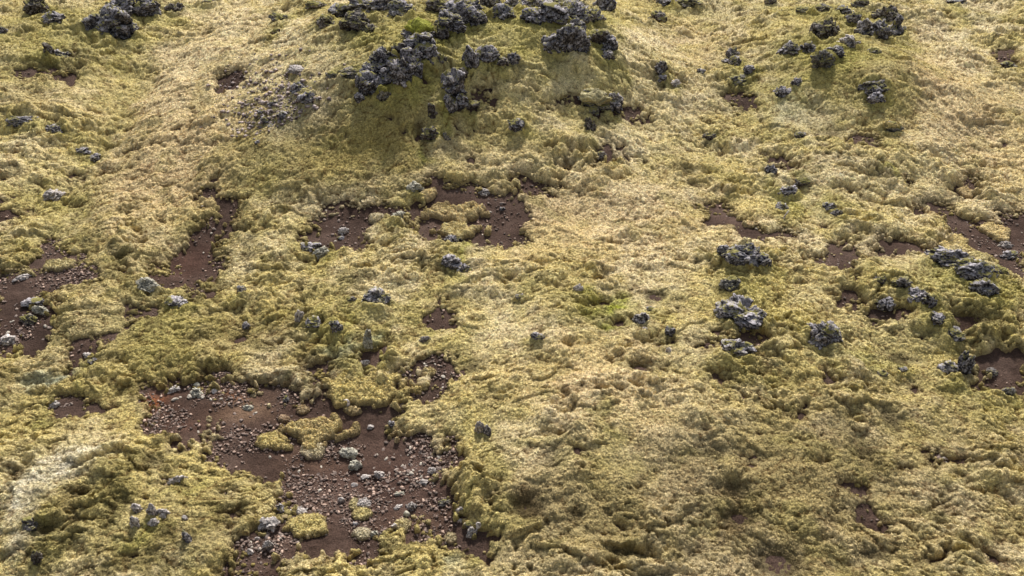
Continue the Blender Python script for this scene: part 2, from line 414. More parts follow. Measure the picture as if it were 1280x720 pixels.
 (192,655,13,14,'p','pale stone at the foot of the upright one in the lower left moss'),
 (204,642,13,12,'p','short slanting stone rightmost of the lower left group'),
 (234,674,11,20,'g','lone bluish stone downhill right of the lower left group'),
 (231,648,8,9,'p','tiny pinkish stone above the lone bluish stone'),
 (222,600,20,9,'p','flat pinkish white stone in the moss above the lower left group'),
 (40,655,22,18,'b','brown rock in the dark hollow at the lower left edge'),
 (47,700,14,24,'b','dark brown rock at the bottom left corner'),
 (68,505,16,10,'p','pale stone in the dark hollow under the mint lichen'),
 (40,378,26,9,'g','long grey stone on the left edge bare patch'),
 (10,425,18,11,'p','pale stone at the left margin on the left edge bare patch'),
 (36,400,22,10,'b','brown grey stone in the middle of the left edge bare patch'),
 (52,388,20,9,'s','lichen crusted stone at the right rim of the left edge bare patch'),
 (28,348,22,7,'p','thin pale stone at the top of the left edge bare patch'),
 (110,445,12,9,'p','pale stone in the little gap left of the yellow moss'),
 (116,452,12,8,'d','dark stone in the little gap left of the yellow moss'),
 # in and around the big bare patch
 (246,492,18,12,'s','pale sage stone under the dark moss edge, second from its left end'),
 (216,488,16,9,'p','clustered pale stone at the left end under the dark moss edge'),
 (245,481,10,8,'s','small cream stone touching the dark moss edge'),
 (268,490,10,8,'p','round pale stone under the dark moss edge, toward its right end'),
 (437,568,22,16,'s','lichen speckled rock on the bare soil in the thick of the pebbles'),
 (445,583,16,14,'s','cream crusted stone just downhill of the lichen speckled rock'),
 (457,597,11,8,'p','bright angular stone left of the pink pointed one'),
 (474,594,12,11,'p','pink pointed stone in the middle of the pebbles'),
 (443,607,9,8,'p','pale round stone between the bright angular one and the mossy boulders'),
 (454,630,20,15,'p','smooth grey white stone at the back of the mossy boulders'),
 (427,626,9,11,'p','pale tall pebble left of the mossy boulders'),
 (400,662,11,9,'p','pale egg shaped stone below the smooth brown soil'),
 (467,668,13,12,'s','cream rounded stone in front of the mossy boulders'),
 (445,656,8,8,'g','grey stone at the left of the mossy boulders'),
 (499,617,12,8,'s','cream moss topped stone at the back of the right stone pile'),
 (498,634,11,9,'p','round pale stone at the left of the right stone pile'),
 (515,634,14,14,'p','grey broken stone at the right of the right stone pile'),
 (508,643,10,10,'s','cream stone in front of the right stone pile'),
 (493,658,8,8,'p','pale pebble like stone left of the mossy lump under the right stone pile'),
 (556,629,16,9,'b','brown flat stone by the moss bank at the right of the bare patch'),
 (575,640,11,13,'p','white rounded stone under the moss bank at the right of the bare patch'),
 (575,652,8,8,'p','small white stone below the rounded one under the moss bank'),
 (587,656,11,9,'g','grey stone at the upper end of the narrow gully'),
 (590,667,13,13,'p','broken grey stone in the narrow gully'),
 (598,657,8,9,'p','pale stone on the right lip of the narrow gully'),
 (541,589,12,10,'p','whitish speckled stone near the right moss bank'),
 (529,603,12,8,'p','pale flat stone below the whitish speckled one'),
 (335,655,24,16,'p','grey broken rock at the left of the bottom stony strip'),
 (375,640,22,14,'p','pale grey rock at the top of the bottom stony strip'),
 (351,636,12,12,'g','small grey stone left of the pale grey rock in the bottom strip'),
 (336,683,14,18,'p','grey stone near the bottom edge in the stony strip'),
 (322,674,8,8,'p','white pebble like stone left in the bottom stony strip'),
 (312,690,10,10,'p','pale stone at the lower left of the bottom stony strip'),
 (310,510,12,9,'s','pale crusty stone on the rusty soil'),
 (358,500,9,10,'g','bluish stone on the soil left of the hooked twig'),
 (490,531,9,9,'g','dark grey stone left of the lower moss spur'),
 (463,534,9,7,'p','pale stone below the moss cushion with the steep front'),
]
for row in ROCKS:      # moister, greener moss grows round the foot of the rocks
    if row[2] >= 12: REG.append((row[0], row[1] + row[3] * .35, row[2] * .85 + 4, row[3] * .7 + 5, (.36, .335, .085), .5))
COLLAR_W = []      # the carpet swells a little round the foot of each rock
for row in ROCKS:
    if row[2] >= 13:
        x, y, t = on_land(row[0], row[1] + row[3] * .15); COLLAR_W.append((x, y, row[2] * px_m(t) / 2))
SMOOTH_W = []      # stretches where the moss lies like felt
for (px, py, rx, ry, amt_) in [(420,195,150,60,.8),(240,110,110,80,.55),(740,280,130,60,.4),(1190,140,110,60,.45),(600,190,60,40,.5),(1090,90,80,30,.5),(700,470,100,50,.3)]:
    x, y, t = on_land(px, py); x2, y2, _ = on_land(px, py - ry)
    SMOOTH_W.append((x, y, rx * px_m(t), max(.3, abs(y2 - y)), amt_))
REG_W = []
for (px, py, rx, ry, c, w) in REG:
    x, y, t = on_land(px, py); x2, y2, _ = on_land(px, py - ry)
    REG_W.append((x, y, rx * px_m(t) * .8, max(.12, (abs(y2 - y)) * .8), c, w))
PIT = [  # small hollows and burrows in the moss: px, py, half width, half height in the photo, depth
 (1225,400,26,12,.12),(1205,395,20,10,.12),(800,457,14,7,.22),(662,632,20,14,.16),(925,645,22,12,.2),(820,367,13,6,.22),(672,230,16,5,.14),(460,220,6,4,.08),(215,486,10,4,.1),
 (920,610,20,12,.12),(1085,560,24,12,.1),(1115,522,16,12,.12),(720,640,16,10,.08),(975,700,26,18,.22),(890,560,16,10,.08),(590,455,14,9,.1),
 (855,210,14,8,.1),(868,228,10,4,.12),(1090,215,22,5,.08),(1040,163,18,5,.1),(925,118,12,8,.1),(1160,250,14,5,.12),(1125,445,16,10,.12),
 (60,80,20,5,.1),(90,70,14,6,.12),(150,320,12,7,.12),(90,325,14,6,.14),(55,660,16,10,.15),(190,575,18,10,.1),(100,615,14,8,.1),(300,285,16,5,.1),
 (525,160,8,16,.12),(400,465,14,8,.14),(1100,395,12,6,.1),(1080,640,12,16,.1),(1230,300,14,8,.05),(1095,690,20,8,.1),(690,575,18,10,.06),(780,690,26,10,.1),(860,690,22,10,.08),(945,565,14,8,.06)]
PIT_W = []
for (px, py, rx, ry, dp) in PIT:
    x, y, t = on_land(px, py); x2, y2, _ = on_land(px, py - ry)
    PIT_W.append((x, y, rx * px_m(t), max(.08, abs(y2 - y)), dp))

def billow(x, y, seed):
    n = perlin(x, y, seed)
    return np.sqrt(n * n + 0.0012)

def moss_field(X, Y):
    """returns thickness of the moss mat above the soil, colour, for points of the land"""
    wx = X + .10 * perlin(X / .5, Y / .5, 21); wy = Y + .10 * perlin(X / .5, Y / .5, 22)
    # tufts lean down the slope away from the middle: two grains, blended
    k = sstep(-3.0, 4.0, X)
    def grain(fx, fy, sd, ang, fn):
        c, s = math.cos(ang), math.sin(ang)
        return fn((wx * c + wy * s) / fx, (-wx * s + wy * c) / fy, sd)
    def both(fx, fy, sd, fn=billow):
        a = grain(fx, fy, sd, .42, fn); b = grain(fx, fy, sd + 3, -.55, fn)
        return a * (1 - k) + b * k
    h1 = billow(wx / 1.25, wy / 1.1, 31)
    h2 = both(.62, .42, 33)
    h3 = both(.27, .16, 41)
    h4 = both(.12, .075, 51)
    h5 = perlin(X / .055, Y / .042, 61)
    h6 = perlin(X / .027, Y / .022, 63)
    rough = .30 + .82 * sstep(-.35, .45, perlin(X / 1.7, Y / 1.4, 71))
    for (x, y, rx, ry, amt_) in SMOOTH_W:
        q = ((X - x) / rx) ** 2 + ((Y - y) / ry) ** 2
        rough = rough * (1 - amt_ * np.exp(-q))
    # overlapping mats: low banks that drop towards the foot of the slope
    wob = .75 * perlin(X / .95, Y / .7, 121) + .35 * perlin(X / .36, Y / .28, 122) + .12 * perlin(X / .13, Y / .10, 123)
    def banks(step, slope, zone_seed, ws):
        ph = Y / step + slope * X + 1.35 * wob + ws
        fr = ph - np.floor(ph)
        saw = np.where(fr < .14, sstep(0, .14, fr), (1 - sstep(.10, 1.0, fr)))
        foot = np.exp(-((fr - .0) / .07) ** 2) + np.exp(-((fr - 1) / .07) ** 2)
        zn = sstep(-.12, .42, perlin(X / 1.15, Y / .8, zone_seed) + .25 * perlin(X / .4, Y / .3, zone_seed + 1))
        return saw * zn, foot * zn
    sl = -.55 + 1.1 * k
    bk1, ft1 = banks(.85, 0, 125, 0.0)
    ph2 = X * sl
    bk2, ft2 = banks(.42, 0, 128, ph2)
    bump = .07 * h1 + rough * (.070 * h2 + .068 * h3 + .036 * h4) + .009 * h5 + .005 * h6 + np.minimum(1, rough + .2) * (.095 * bk1 + .050 * bk2) + .06 * perlin(X / .75, Y / .6, 75)
    bulk = .014 + .06 * sstep(-.2, .5, perlin(X / 1.9, Y / 1.5, 73))
    pock = sstep(.22, .52, both(.19, .10, 131, perlin) + .35 * perlin(X / .07, Y / .05, 136)) * sstep(-.35, .3, perlin(X / 1.3, Y / 1.0, 137))
    pock = pock * np.minimum(1, rough + .05); bump = bump - .062 * pock
    pit = np.zeros_like(X)
    for (x, y, rx, ry, dp) in PIT_W:
        m = (np.abs(X - x) < 3 * rx) & (np.abs(Y - y) < 3 * ry)
        if m.any():
            q = ((X[m] - x) / rx) ** 2 + ((Y[m] - y) / ry) ** 2
            pit[m] += dp * np.exp(-q * (1 + .5 * h2[m]))
    for (x, y, rd) in COLLAR_W:
        m = (np.abs(X - x) < 2.4 * rd) & (np.abs(Y - y) < 2.4 * rd)
        if m.any():
            q = np.sqrt(((X[m] - x) / rd) ** 2 + ((Y[m] - y) / (rd * .85)) ** 2)
            bump[m] += min(.09, .28 * rd) * np.exp(-((q - 1.0) / .32) ** 2) * (.4 + 2.2 * h2[m])
    sd = soil_sd(X, Y)
    sdn = sd + .035 + .24 * perlin(X / .6, Y / .45, 81) + .15 * perlin(X / .24, Y / .18, 82) + .07 * perlin(X / .11, Y / .09, 83)
    band = np.exp(-((sdn - .10) / .14) ** 2)
    sdn = sdn - .34 * band * np.maximum(0, perlin(X / .10, Y / .085, 84) + .4 * perlin(X / .3, Y / .3, 85) - .12)
    # crumbling moss: small holes scattered where the mat is thin
    crumb = perlin(X / .5, Y / .34, 91) + .5 * perlin(X / .2, Y / .15, 92) + .25 * perlin(X / .09, Y / .07, 94)
    zone = perlin(X / 3.1, Y / 2.6, 93)
    sdn = np.maximum(sdn, (crumb - .92 + .5 * zone) * .3)
    e = np.clip(-sdn / (.16 + 2.0 * bulk), -0.4, 1)
    prof = np.where(e > 0, np.sqrt(np.maximum(0, 1 - (1 - np.clip(e, 0, 1)) ** 2)), e * 2.5)
    thick = prof * (bulk + .02 + bump * (.35 + .65 * sstep(0, .38, -sdn))) - (prof > 0) * pit * 1.0
    floor = .010 + .02 * h2 - .018 * sstep(.08, .18, pit) - .03 * sstep(.12, .2, pit) * sstep(-.1, .3, perlin(X / .2, Y / .16, 87))
    thick = np.where(e > .25, np.maximum(thick, floor), thick)
    thick = np.where(e <= 0, e * .3, thick)
    # colour
    col = np.empty(X.shape + (3,), np.float32)
    n1 = fbm(X / 1.6, Y / 1.4, 101, 3); n2 = fbm(X / .45, Y / .38, 105, 2)
    w = sstep(-.35, .4, n1 + .5 * n2)[..., None]
    col[:] = np.array(YEL) * (1 - w) + np.array(STRAW) * .92 * w
    jx = X + .45 * n1 + .25 * n2; jy = Y + .45 * perlin(X / 1.1, Y / 1.1, 109) + .2 * perlin(X / .3, Y / .3, 110)
    keepc = np.zeros(X.shape, np.float32)
    for (x, y, rx, ry, c, wt) in REG_W:
        m = (np.abs(jx - x) < 2.3 * rx) & (np.abs(jy - y) < 2.3 * ry)
        if not m.any(): continue
        q = ((jx[m] - x) / rx) ** 2 + ((jy[m] - y) / ry) ** 2
        if c in (PALE, MINT, BRT, RUST): keepc[m] = np.maximum(keepc[m], wt * np.exp(-q * .9))
        wv = np.exp(-q * .9) * wt
        if c in (PALE, MINT): wv = wv * (.65 + .35 * sstep(-.12, .3, perlin(X[m] / .20, Y[m] / .14, 151) + .5 * perlin(X[m] / .08, Y[m] / .06, 152)))
        g = wv[:, None]
        col[m] = col[m] * (1 - g) + np.array(c, np.float32) * g
    g2 = sstep(.15, .6, perlin(X / .9, Y / .8, 111) + .6 * perlin(X / .3, Y / .25, 112))[..., None] * .34 * (1 - keepc)[..., None]
    col = col * (1 - g2) + np.array(GRN, np.float32) * g2
    # patchy dark growth and dead brown felt, most of it on the damper left side
    g3 = sstep(.10, .50, perlin(X / .62, Y / .45, 141) + .6 * perlin(X / .22, Y / .16, 142) + .3 * perlin(X / .09, Y / .07, 143))
    damp = .12 + .44 * sstep(1.0, -3.5, X) * sstep(17, 12, Y) + .14 * sstep(9.5, 6.5, Y)
    g3 = (np.clip(g3 * damp * (1 - keepc), 0, .8))[..., None]
    col = col * (1 - g3) + np.array((.20, .165, .055), np.float32) * g3
    # hollows between cushions keep dead moss with shade painted in, crowns bleached dry
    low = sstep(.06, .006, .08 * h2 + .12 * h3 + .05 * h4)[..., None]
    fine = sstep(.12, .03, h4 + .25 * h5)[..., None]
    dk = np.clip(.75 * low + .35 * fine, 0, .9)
    dead = col * np.array((.36, .27, .20), np.float32)  # dead moss tone that also carries the painted crease shade
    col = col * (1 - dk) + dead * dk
    ft = np.clip(np.maximum(ft1, .8 * ft2) * (.7 + .8 * h3) * np.minimum(1, rough + .1), 0, 1)[..., None] * .75  # dark shade line painted along the foot of each bank
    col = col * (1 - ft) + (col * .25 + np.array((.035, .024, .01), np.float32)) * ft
    pkk = (.85 * pock)[..., None]; col = col * (1 - pkk) + (col * .22 + np.array((.025, .016, .006), np.float32)) * pkk  # shade inside the pocks, painted into the moss colour
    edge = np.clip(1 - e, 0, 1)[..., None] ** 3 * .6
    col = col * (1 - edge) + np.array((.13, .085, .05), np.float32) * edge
    pk = np.clip(pit / .10, 0, 1)[..., None] * .8  # shade down in the hollows and burrows, painted as near-black brown
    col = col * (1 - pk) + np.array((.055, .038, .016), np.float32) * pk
    col = col * np.array((1.0, .995, 1.04), np.float32)
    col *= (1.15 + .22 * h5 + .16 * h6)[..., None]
    col = np.clip(col, .01, .9)
    return thick, col, sdn, bump

# ------------------------------------------------------------------ the land grids
def axis_rows(n_fine, n_far, n_near):
    th = np.radians(np.linspace(62, 15.5, n_fine))
    y = CAM_H / (np.tan(th) + .1)
    gf = y[-1] + np.cumsum((y[-1] - y[-2]) * 1.075 ** np.arange(1, n_far + 1))
    gn = y[0] - np.cumsum((y[1] - y[0]) * 1.16 ** np.arange(1, n_near + 1))
    gf = gf[gf < 900]; gn = gn[gn > -200]
    return np.concatenate([gn[::-1], y, gf])
def axis_cols(n_fine, n_side):
    s = np.linspace(-1.12, 1.12, n_fine); d = s[1] - s[0]
    o = 1.12 + np.cumsum(d * 1.13 ** np.arange(1, n_side + 1))
    return np.concatenate([-o[::-1], s, o])
def land_grid(nr, nc, n_far, n_near, n_side):
    y = axis_rows(nr, n_far, n_near); s = axis_cols(nc, n_side)
    half = TX * (np.maximum(y, 3.0) * math.cos(PITCH) + (CAM_H - .1 * np.clip(y, 0, 40)) * math.sin(PITCH)) * 1.02
    X = s[None, :] * half[:, None]; Y = np.repeat(y[:, None], len(s), 1)
    return X, Y
def grid_mesh(name, X, Y, Z, mat, cols=None, keep=None, nofs=None):
    nr, nc = X.shape
    P = np.stack([X, Y, Z], -1).reshape(-1, 3)
    idx = np.arange(nr * nc).reshape(nr, nc)
    q = np.stack([idx[:-1, :-1], idx[:-1, 1:], idx[1:, 1:], idx[1:, :-1]], -1).reshape(-1, 4)
    if keep is not None:
        k = keep.reshape(-1); q = q[k[q].any(1)]
        used = np.zeros(nr * nc, bool); used[q.reshape(-1)] = True
        rm = np.cumsum(used) - 1; q = rm[q]; P = P[used]
        if cols is not None: cols = cols.reshape(-1, 3)[used]
    elif cols is not None: cols = cols.reshape(-1, 3)
    me = bpy.data.meshes.new(name)
    me.vertices.add(len(P)); me.vertices.foreach_set('co', P.astype(np.float32).ravel())
    me.loops.add(q.size); me.loops.foreach_set('vertex_index', q.astype(np.int32).ravel())
    me.polygons.add(len(q)); me.polygons.foreach_set('loop_start', np.arange(0, q.size, 4, dtype=np.int32))
    me.polygons.foreach_set('use_smooth', np.ones(len(q), bool))
    if cols is not None: set_tint(me, cols)
    me.update(calc_edges=True)
    me.materials.append(mat)
    o = bpy.data.objects.new(name, me); COL.objects.link(o)
    return o
def set_tint(me, cols):
    a = me.attributes.new('tint', 'FLOAT_COLOR', 'POINT')
    c4 = np.ones((len(cols), 4), np.float32); c4[:, :3] = cols
    a.data.foreach_set('color', c4.ravel())

# ------------------------------------------------------------------ materials
def new_mat(name):
    m = bpy.data.materials.new(name); m.use_nodes = True
    nt = m.node_tree; nt.nodes.clear()
    out = nt.nodes.new('ShaderNodeOutputMaterial'); b = nt.nodes.new('ShaderNodeBsdfPrincipled')
    nt.links.new(b.outputs[0], out.inputs[0])
    b.inputs['Roughness'].default_value = .95
    b.inputs['Specular IOR Level'].default_value = .15
    return m, nt, b
def N(nt, t, **kw):
    n = nt.nodes.new(t)
    for k, v in kw.items(): setattr(n, k, v)
    return n
def noise_node(nt, scale, detail=3, rough=.6):
    n = N(nt, 'ShaderNodeTexNoise'); n.inputs['Scale'].default_value = scale
    n.inputs['Detail'].default_value = detail; n.inputs['Roughness'].default_value = rough
    g = nt.nodes.get('geo') or N(nt, 'ShaderNodeNewGeometry'); g.name = 'geo'
    nt.links.new(g.outputs['Position'], n.inputs['Vector'])
    return n
def ramp(nt, src, stops):
    r = N(nt, 'ShaderNodeValToRGB')
    e = r.color_ramp.elements
    while len(e) < len(stops): e.new(.5)
    for i, (p, c) in enumerate(stops):
        e[i].position = p; e[i].color = (*c, 1) if len(c) == 3 else c
    nt.links.new(src, r.inputs[0]); return r
def mix(nt, mode, fac, a, b):
    m = N(nt, 'ShaderNodeMix', data_type='RGBA', blend_type=mode)
    if isinstance(fac, float): m.inputs[0].default_value = fac
    else: nt.links.new(fac, m.inputs[0])
    for s, v in ((6, a), (7, b)):
        if isinstance(v, tuple): m.inputs[s].default_value = (*v, 1)
        else: nt.links.new(v, m.inputs[s])
    return m.outputs[2]
def bump(nt, b, h, strength, dist):
    n = N(nt, 'ShaderNodeBump'); n.inputs['Strength'].default_value = strength; n.inputs['Distance'].default_value = dist
    nt.links.new(h, n.inputs['Height']); nt.links.new(n.outputs[0], b.inputs['Normal'])

def moss_material():
    m, nt, b = new_mat('moss')
    at = N(nt, 'ShaderNodeAttribute', attribute_name='tint')
    n = noise_node(nt, 34, 4, .7)
    r = ramp(nt, n.outputs[0], [(.3, (.66, .62, .54)), (.5, (1.15, 1.14, 1.10)), (.70, (1.5, 1.48, 1.42))])
    c = mix(nt, 'MULTIPLY', 1.0, at.outputs['Color'], r.outputs[0])
    n3 = noise_node(nt, 90, 2, .6)
    r3 = ramp(nt, n3.outputs[0], [(.35, (.8, .79, .75)), (.65, (1.15, 1.15, 1.15))])
    c = mix(nt, 'MULTIPLY', 1.0, c, r3.outputs[0])
    nt.links.new(c, b.inputs['Base Color'])
    n2 = noise_node(nt, 60, 4, .7)
    bump(nt, b, n2.outputs[0], .55, .03)
    tr = N(nt, 'ShaderNodeBsdfTranslucent'); nt.links.new(c, tr.inputs[0]); ms = N(nt, 'ShaderNodeMixShader'); ms.inputs[0].default_value = .16
    out = [q for q in nt.nodes if q.type == 'OUTPUT_MATERIAL'][0]
    nt.links.new(b.outputs[0], ms.inputs[1]); nt.links.new(tr.outputs[0], ms.inputs[2]); nt.links.new(ms.outputs[0], out.inputs[0])
    b.inputs['Sheen Weight'].default_value = .12; b.inputs['Sheen Roughness'].default_value = .6
    b.inputs['Sheen Tint'].default_value = (.9, .85, .6, 1)
    return m
def soil_material():
    m, nt, b = new_mat('red_brown_volcanic_soil')
    n = noise_node(nt, 1.3, 5, .6)
    r = ramp(nt, n.outputs[0], [(.32, (.062, .038, .029)), (.5, (.097, .061, .047)), (.7, (.143, .096, .076))])
    n2 = noise_node(nt, 45, 4, .75)
    r2 = ramp(nt, n2.outputs[0], [(.32, (.5, .48, .48)), (.52, (1, 1, 1)), (.68, (1.5, 1.45, 1.4))])
    c = mix(nt, 'MULTIPLY', 1.0, r.outputs[0], r2.outputs[0])
    at = N(nt, 'ShaderNodeAttribute', attribute_name='tint')
    c = mix(nt, 'MULTIPLY', 1.0, c, at.outputs['Color'])
    nt.links.new(c, b.inputs['Base Color'])
    bump(nt, b, n2.outputs[0], .8, .04)
    return m
def rock_material(name, dark, mid, pale, amount, moss=0.0):
    m, nt, b = new_mat(name)
    n = noise_node(nt, 13, 6, .8)
    r = ramp(nt, n.outputs[0], [(.40, dark), (.52, mid), (.66, pale)])
    n2 = noise_node(nt, 22, 5, .8)
    # crusts of pale lichen on knobs that face the sky
    geo = nt.nodes['geo']; sx = N(nt, 'ShaderNodeSeparateXYZ'); nt.links.new(geo.outputs['Normal'], sx.inputs[0])
    ad = N(nt, 'ShaderNodeMath', operation='MULTIPLY_ADD'); nt.links.new(sx.outputs[2], ad.inputs[0]); ad.inputs[1].default_value = .20
    nt.links.new(n2.outputs[0], ad.inputs[2])
    f = ramp(nt, ad.outputs[0], [(.62 - amount * .14, (0, 0, 0)), (.74 - amount * .14, (1, 1, 1))])
    c = mix(nt, 'MIX', f.outputs[0], r.outputs[0], pale)
    nv = N(nt, 'ShaderNodeTexVoronoi'); nv.inputs['Scale'].default_value = 24; nt.links.new(geo.outputs['Position'], nv.inputs['Vector'])
    rv = ramp(nt, nv.outputs['Distance'], [(.10, (.45, .43, .43)), (.45, (1.1, 1.1, 1.1))])
    c = mix(nt, 'MULTIPLY', 1.0, c, rv.outputs[0])
    at = N(nt, 'ShaderNodeAttribute', attribute_name='tint')
    c = mix(nt, 'MULTIPLY', 1.0, c, at.outputs['Color'])
    if moss:
        n4 = noise_node(nt, 5, 4, .6)
        ad2 = N(nt, 'ShaderNodeMath', operation='MULTIPLY_ADD'); nt.links.new(sx.outputs[2], ad2.inputs[0]); ad2.inputs[1].default_value = .35
        nt.links.new(n4.outputs[0], ad2.inputs[2])
        f2 = ramp(nt, ad2.outputs[0], [(.80 - moss * .2, (0, 0, 0)), (.88 - moss * .2, (1, 1, 1))])
        c = mix(nt, 'MIX', f2.outputs[0], c, (.30, .27, .10))
    nt.links.new(c, b.inputs['Base Color'])
    bump(nt, b, n2.outputs[0], .7, .05)
    return m
M_MOSS = moss_material(); M_SOIL = soil_material()
M_DARK = rock_material('dark_lava_rock', (.016, .0135, .016), (.074, .067, .074), (.48, .45, .47), .54, .10)
M_GREY = rock_material('grey_lichened_lava', (.017, .0145, .0165), (.095, .085, .093), (.58, .54, .56), .62, .10)
M_BRWN = rock_material('brown_lava_rock', (.025, .019, .018), (.085, .068, .062), (.30, .27, .25), .6, .3)
M_MSRK = rock_material('mossy_lava_rock', (.03, .026, .025), (.11, .10, .095), (.30, .28, .25), .8, .5)
M_PALE = rock_material('pale_stone', (.13, .10, .09), (.40, .345, .315), (.66, .60, .56), .9)
M_SAGE = rock_material('sage_lichen_stone', (.12, .105, .08), (.38, .35, .27), (.58, .55, .45), 1.0)
M_PEB = [rock_material('pinkish_pebble', (.075, .048, .039), (.19, .135, .112), (.42, .335, .29), .40),
         rock_material('dark_pebble', (.06, .042, .035), (.14, .10, .085), (.28, .215, .185), .4),
         rock_material('cream_lichen_pebble', (.17, .14, .11), (.38, .32, .26), (.58, .52, .44), .8)]
MATS = dict(d=M_DARK, g=M_GREY, b=M_BRWN, m=M_MSRK, p=M_PALE, s=M_SAGE)

# ------------------------------------------------------------------ build soil and moss
def tag(o, label, cat, group=None, kind=None):
    o['label'] = label
    if kind != 'structure': o['category'] = cat
    if group: o['group'] = group
    if kind: o['kind'] = kind

X, Y = land_grid(620, 760, 46, 26, 34)
Zs = base_z(X, Y) + .030 * fbm(X / .35, Y / .3, 201, 3) + .008 * perlin(X / .05, Y / .05, 207)
SC = np.ones(X.shape + (3,), np.float32) * (1 + .35 * fbm(X / .9, Y / .7, 211, 3))[..., None]
for (px, py, rx, ry, c, wt) in [(194,508,17,13,(2.8,1.5,.7),.9),(296,498,20,7,(2.4,1.5,.8),.6),(225,530,40,14,(1.35,1.05,.95),.5),(308,514,40,14,(2.3,2.2,1.7),.6),(395,580,46,14,(1.35,1.3,1.15),.8),(520,650,36,10,(1.5,1.4,1.2),.8),(480,600,80,40,(1.1,.95,.95),.5),(235,330,30,26,(1.15,.9,.85),.6)]:
    x, y, t = on_land(px, py, 0); x2, y2, _ = on_land(px, py - ry, 0)
    q = ((X - x + .15 * perlin(X / .3, Y / .3, 215)) / (rx * px_m(t))) ** 2 + ((Y - y + .15 * perlin(X / .3, Y / .3, 216)) / max(.1, abs(y2 - y))) ** 2
    g = (wt * np.exp(-q))[..., None]; SC = SC * (1 - g) + np.array(c, np.float32) * g
ground = grid_mesh('ground', X, Y, Zs, M_SOIL, SC); ground['kind'] = 'structure'
ground['label'] = 'bare red brown volcanic soil of the slope'

X, Y = land_grid(1250, 1500, 52, 28, 38)
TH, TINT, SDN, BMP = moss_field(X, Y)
Zb = base_z(X, Y) + .030 * fbm(X / .35, Y / .3, 201, 3)
Zm = Zb + TH
# push the surface out along its normal so banks and cushions bulge
gy_, gx_ = np.gradient(Zm); dyr = np.gradient(Y, axis=0); dxr = np.gradient(X, axis=1)
sx_, sy_ = gx_ / dxr, gy_ / dyr
ln = np.sqrt(sx_ ** 2 + sy_ ** 2 + 1)
amt = .010 * billow(X / .10 + Zm / .1, Y / .09 - Zm / .1, 301) + .007 * perlin(X / .045, Y / .04 + Zm / .04, 303)
fine = (np.abs(X) < 22) & (Y > 4) & (Y < 32)
amt = np.where(fine, amt, 0)
Xm = X - sx_ / ln * amt; Ym = Y - sy_ / ln * amt; Zm2 = Zm + amt / ln
keep = TH > -.10
def blades(P, Nn, C, L, r):
    """little pointed shoots standing out of the moss: one leaf-sized triangle each"""
    n = len(P)
    fall = np.stack([.35 * np.sign(P[:, 0]) * np.minimum(1, np.abs(P[:, 0]) / 5), -np.ones(n), np.zeros(n)], 1)
    dirv = fall * .35 + r.normal(size=(n, 3)) * .75
    dirv -= (dirv * Nn).sum(1)[:, None] * Nn; dirv /= np.linalg.norm(dirv, axis=1)[:, None] + 1e-9
    dirv = dirv + Nn * r.uniform(.05, .6, n)[:, None]; dirv /= np.linalg.norm(dirv, axis=1)[:, None]
    side = np.cross(dirv, Nn + .35 * r.normal(size=(n, 3))); side /= np.linalg.norm(side, axis=1)[:, None] + 1e-9
    l = (L * r.uniform(.5, 1.5, n))[:, None]; wd = l * r.uniform(.22, .4, n)[:, None]
    base = P - dirv * l * .25 + Nn * .004
    V = np.stack([base - side * wd, base + side * wd, base + dirv * l * 1.1], 1).reshape(-1, 3)
    cc = C * r.uniform(.62, 1.42, n)[:, None]
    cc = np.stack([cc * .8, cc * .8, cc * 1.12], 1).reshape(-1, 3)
    return V, np.arange(3 * n).reshape(-1, 3), np.clip(cc, 0, .92)
def add_tris(me, V, F, C):
    """append loose triangles to a mesh made of quads"""
    nv = len(me.vertices); nl = len(me.loops); npoly = len(me.polygons)
    me.vertices.add(len(V)); co = np.empty((nv + len(V)) * 3, np.float32); me.vertices.foreach_get('co', co); co[nv * 3:] = V.astype(np.float32).ravel()
    me.vertices.foreach_set('co', co)
    me.loops.add(F.size); li = np.empty(nl + F.size, np.int32); me.loops.foreach_get('vertex_index', li); li[nl:] = (F + nv).ravel(); me.loops.foreach_set('vertex_index', li)
    me.polygons.add(len(F)); ls = np.empty(npoly + len(F), np.int32); me.polygons.foreach_get('loop_start', ls)
    ls[npoly:] = nl + np.arange(0, F.size, 3); me.polygons.foreach_set('loop_start', ls)
    me.polygons.foreach_set('use_smooth', np.ones(npoly + len(F), bool))
    a = me.attributes['tint']; c4 = np.ones((nv + len(V)) * 4, np.float32); a.data.foreach_get('color', c4)
    c4 = c4.reshape(-1, 4); c4[nv:, :3] = C; c4[nv:, 3] = 1; a.data.foreach_set('color', c4.ravel())
    me.update(calc_edges=True)
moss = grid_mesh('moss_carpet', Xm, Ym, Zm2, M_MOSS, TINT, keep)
pick = np.nonzero(((rng.random(TH.shape) < .55) & fine & (TH > .012) & (np.abs(X) < 1.25 * X[:, [-39]] )).ravel())[0]
nrm = np.stack([-sx_, -sy_, np.ones_like(sx_)], -1) / ln[..., None]
Pm = np.stack([Xm, Ym, Zm2], -1).reshape(-1, 3)[pick]
Lb = .022 + .018 * np.clip((Pm[:, 1] - 6) / 20, 0, 1)
add_tris(moss.data, *blades(Pm, nrm.reshape(-1, 3)[pick], TINT.reshape(-1, 3)[pick], Lb, rng))
tag(moss, 'continuous carpet of yellow green woolly fringe moss over the slope', 'moss', kind='stuff')

_yr = Y[:, 0]; _mid = X.shape[0] // 2; _half = X[:, -1] / X[_mid, -1]; _srow = X[_mid]; ZTOP = np.maximum(Zm, Zb)
def surf(x, y):
    """height of the visible surface (moss or soil) at a point, and whether it is soil"""
    r = int(np.clip(np.searchsorted(_yr, y), 0, len(_yr) - 1))
    c = int(np.clip(np.searchsorted(X[r], x), 0, X.shape[1] - 1))
    return float(max(Zm[r, c], Zb[r, c])), bool(SDN[r, c] > .02), TINT[r, c]

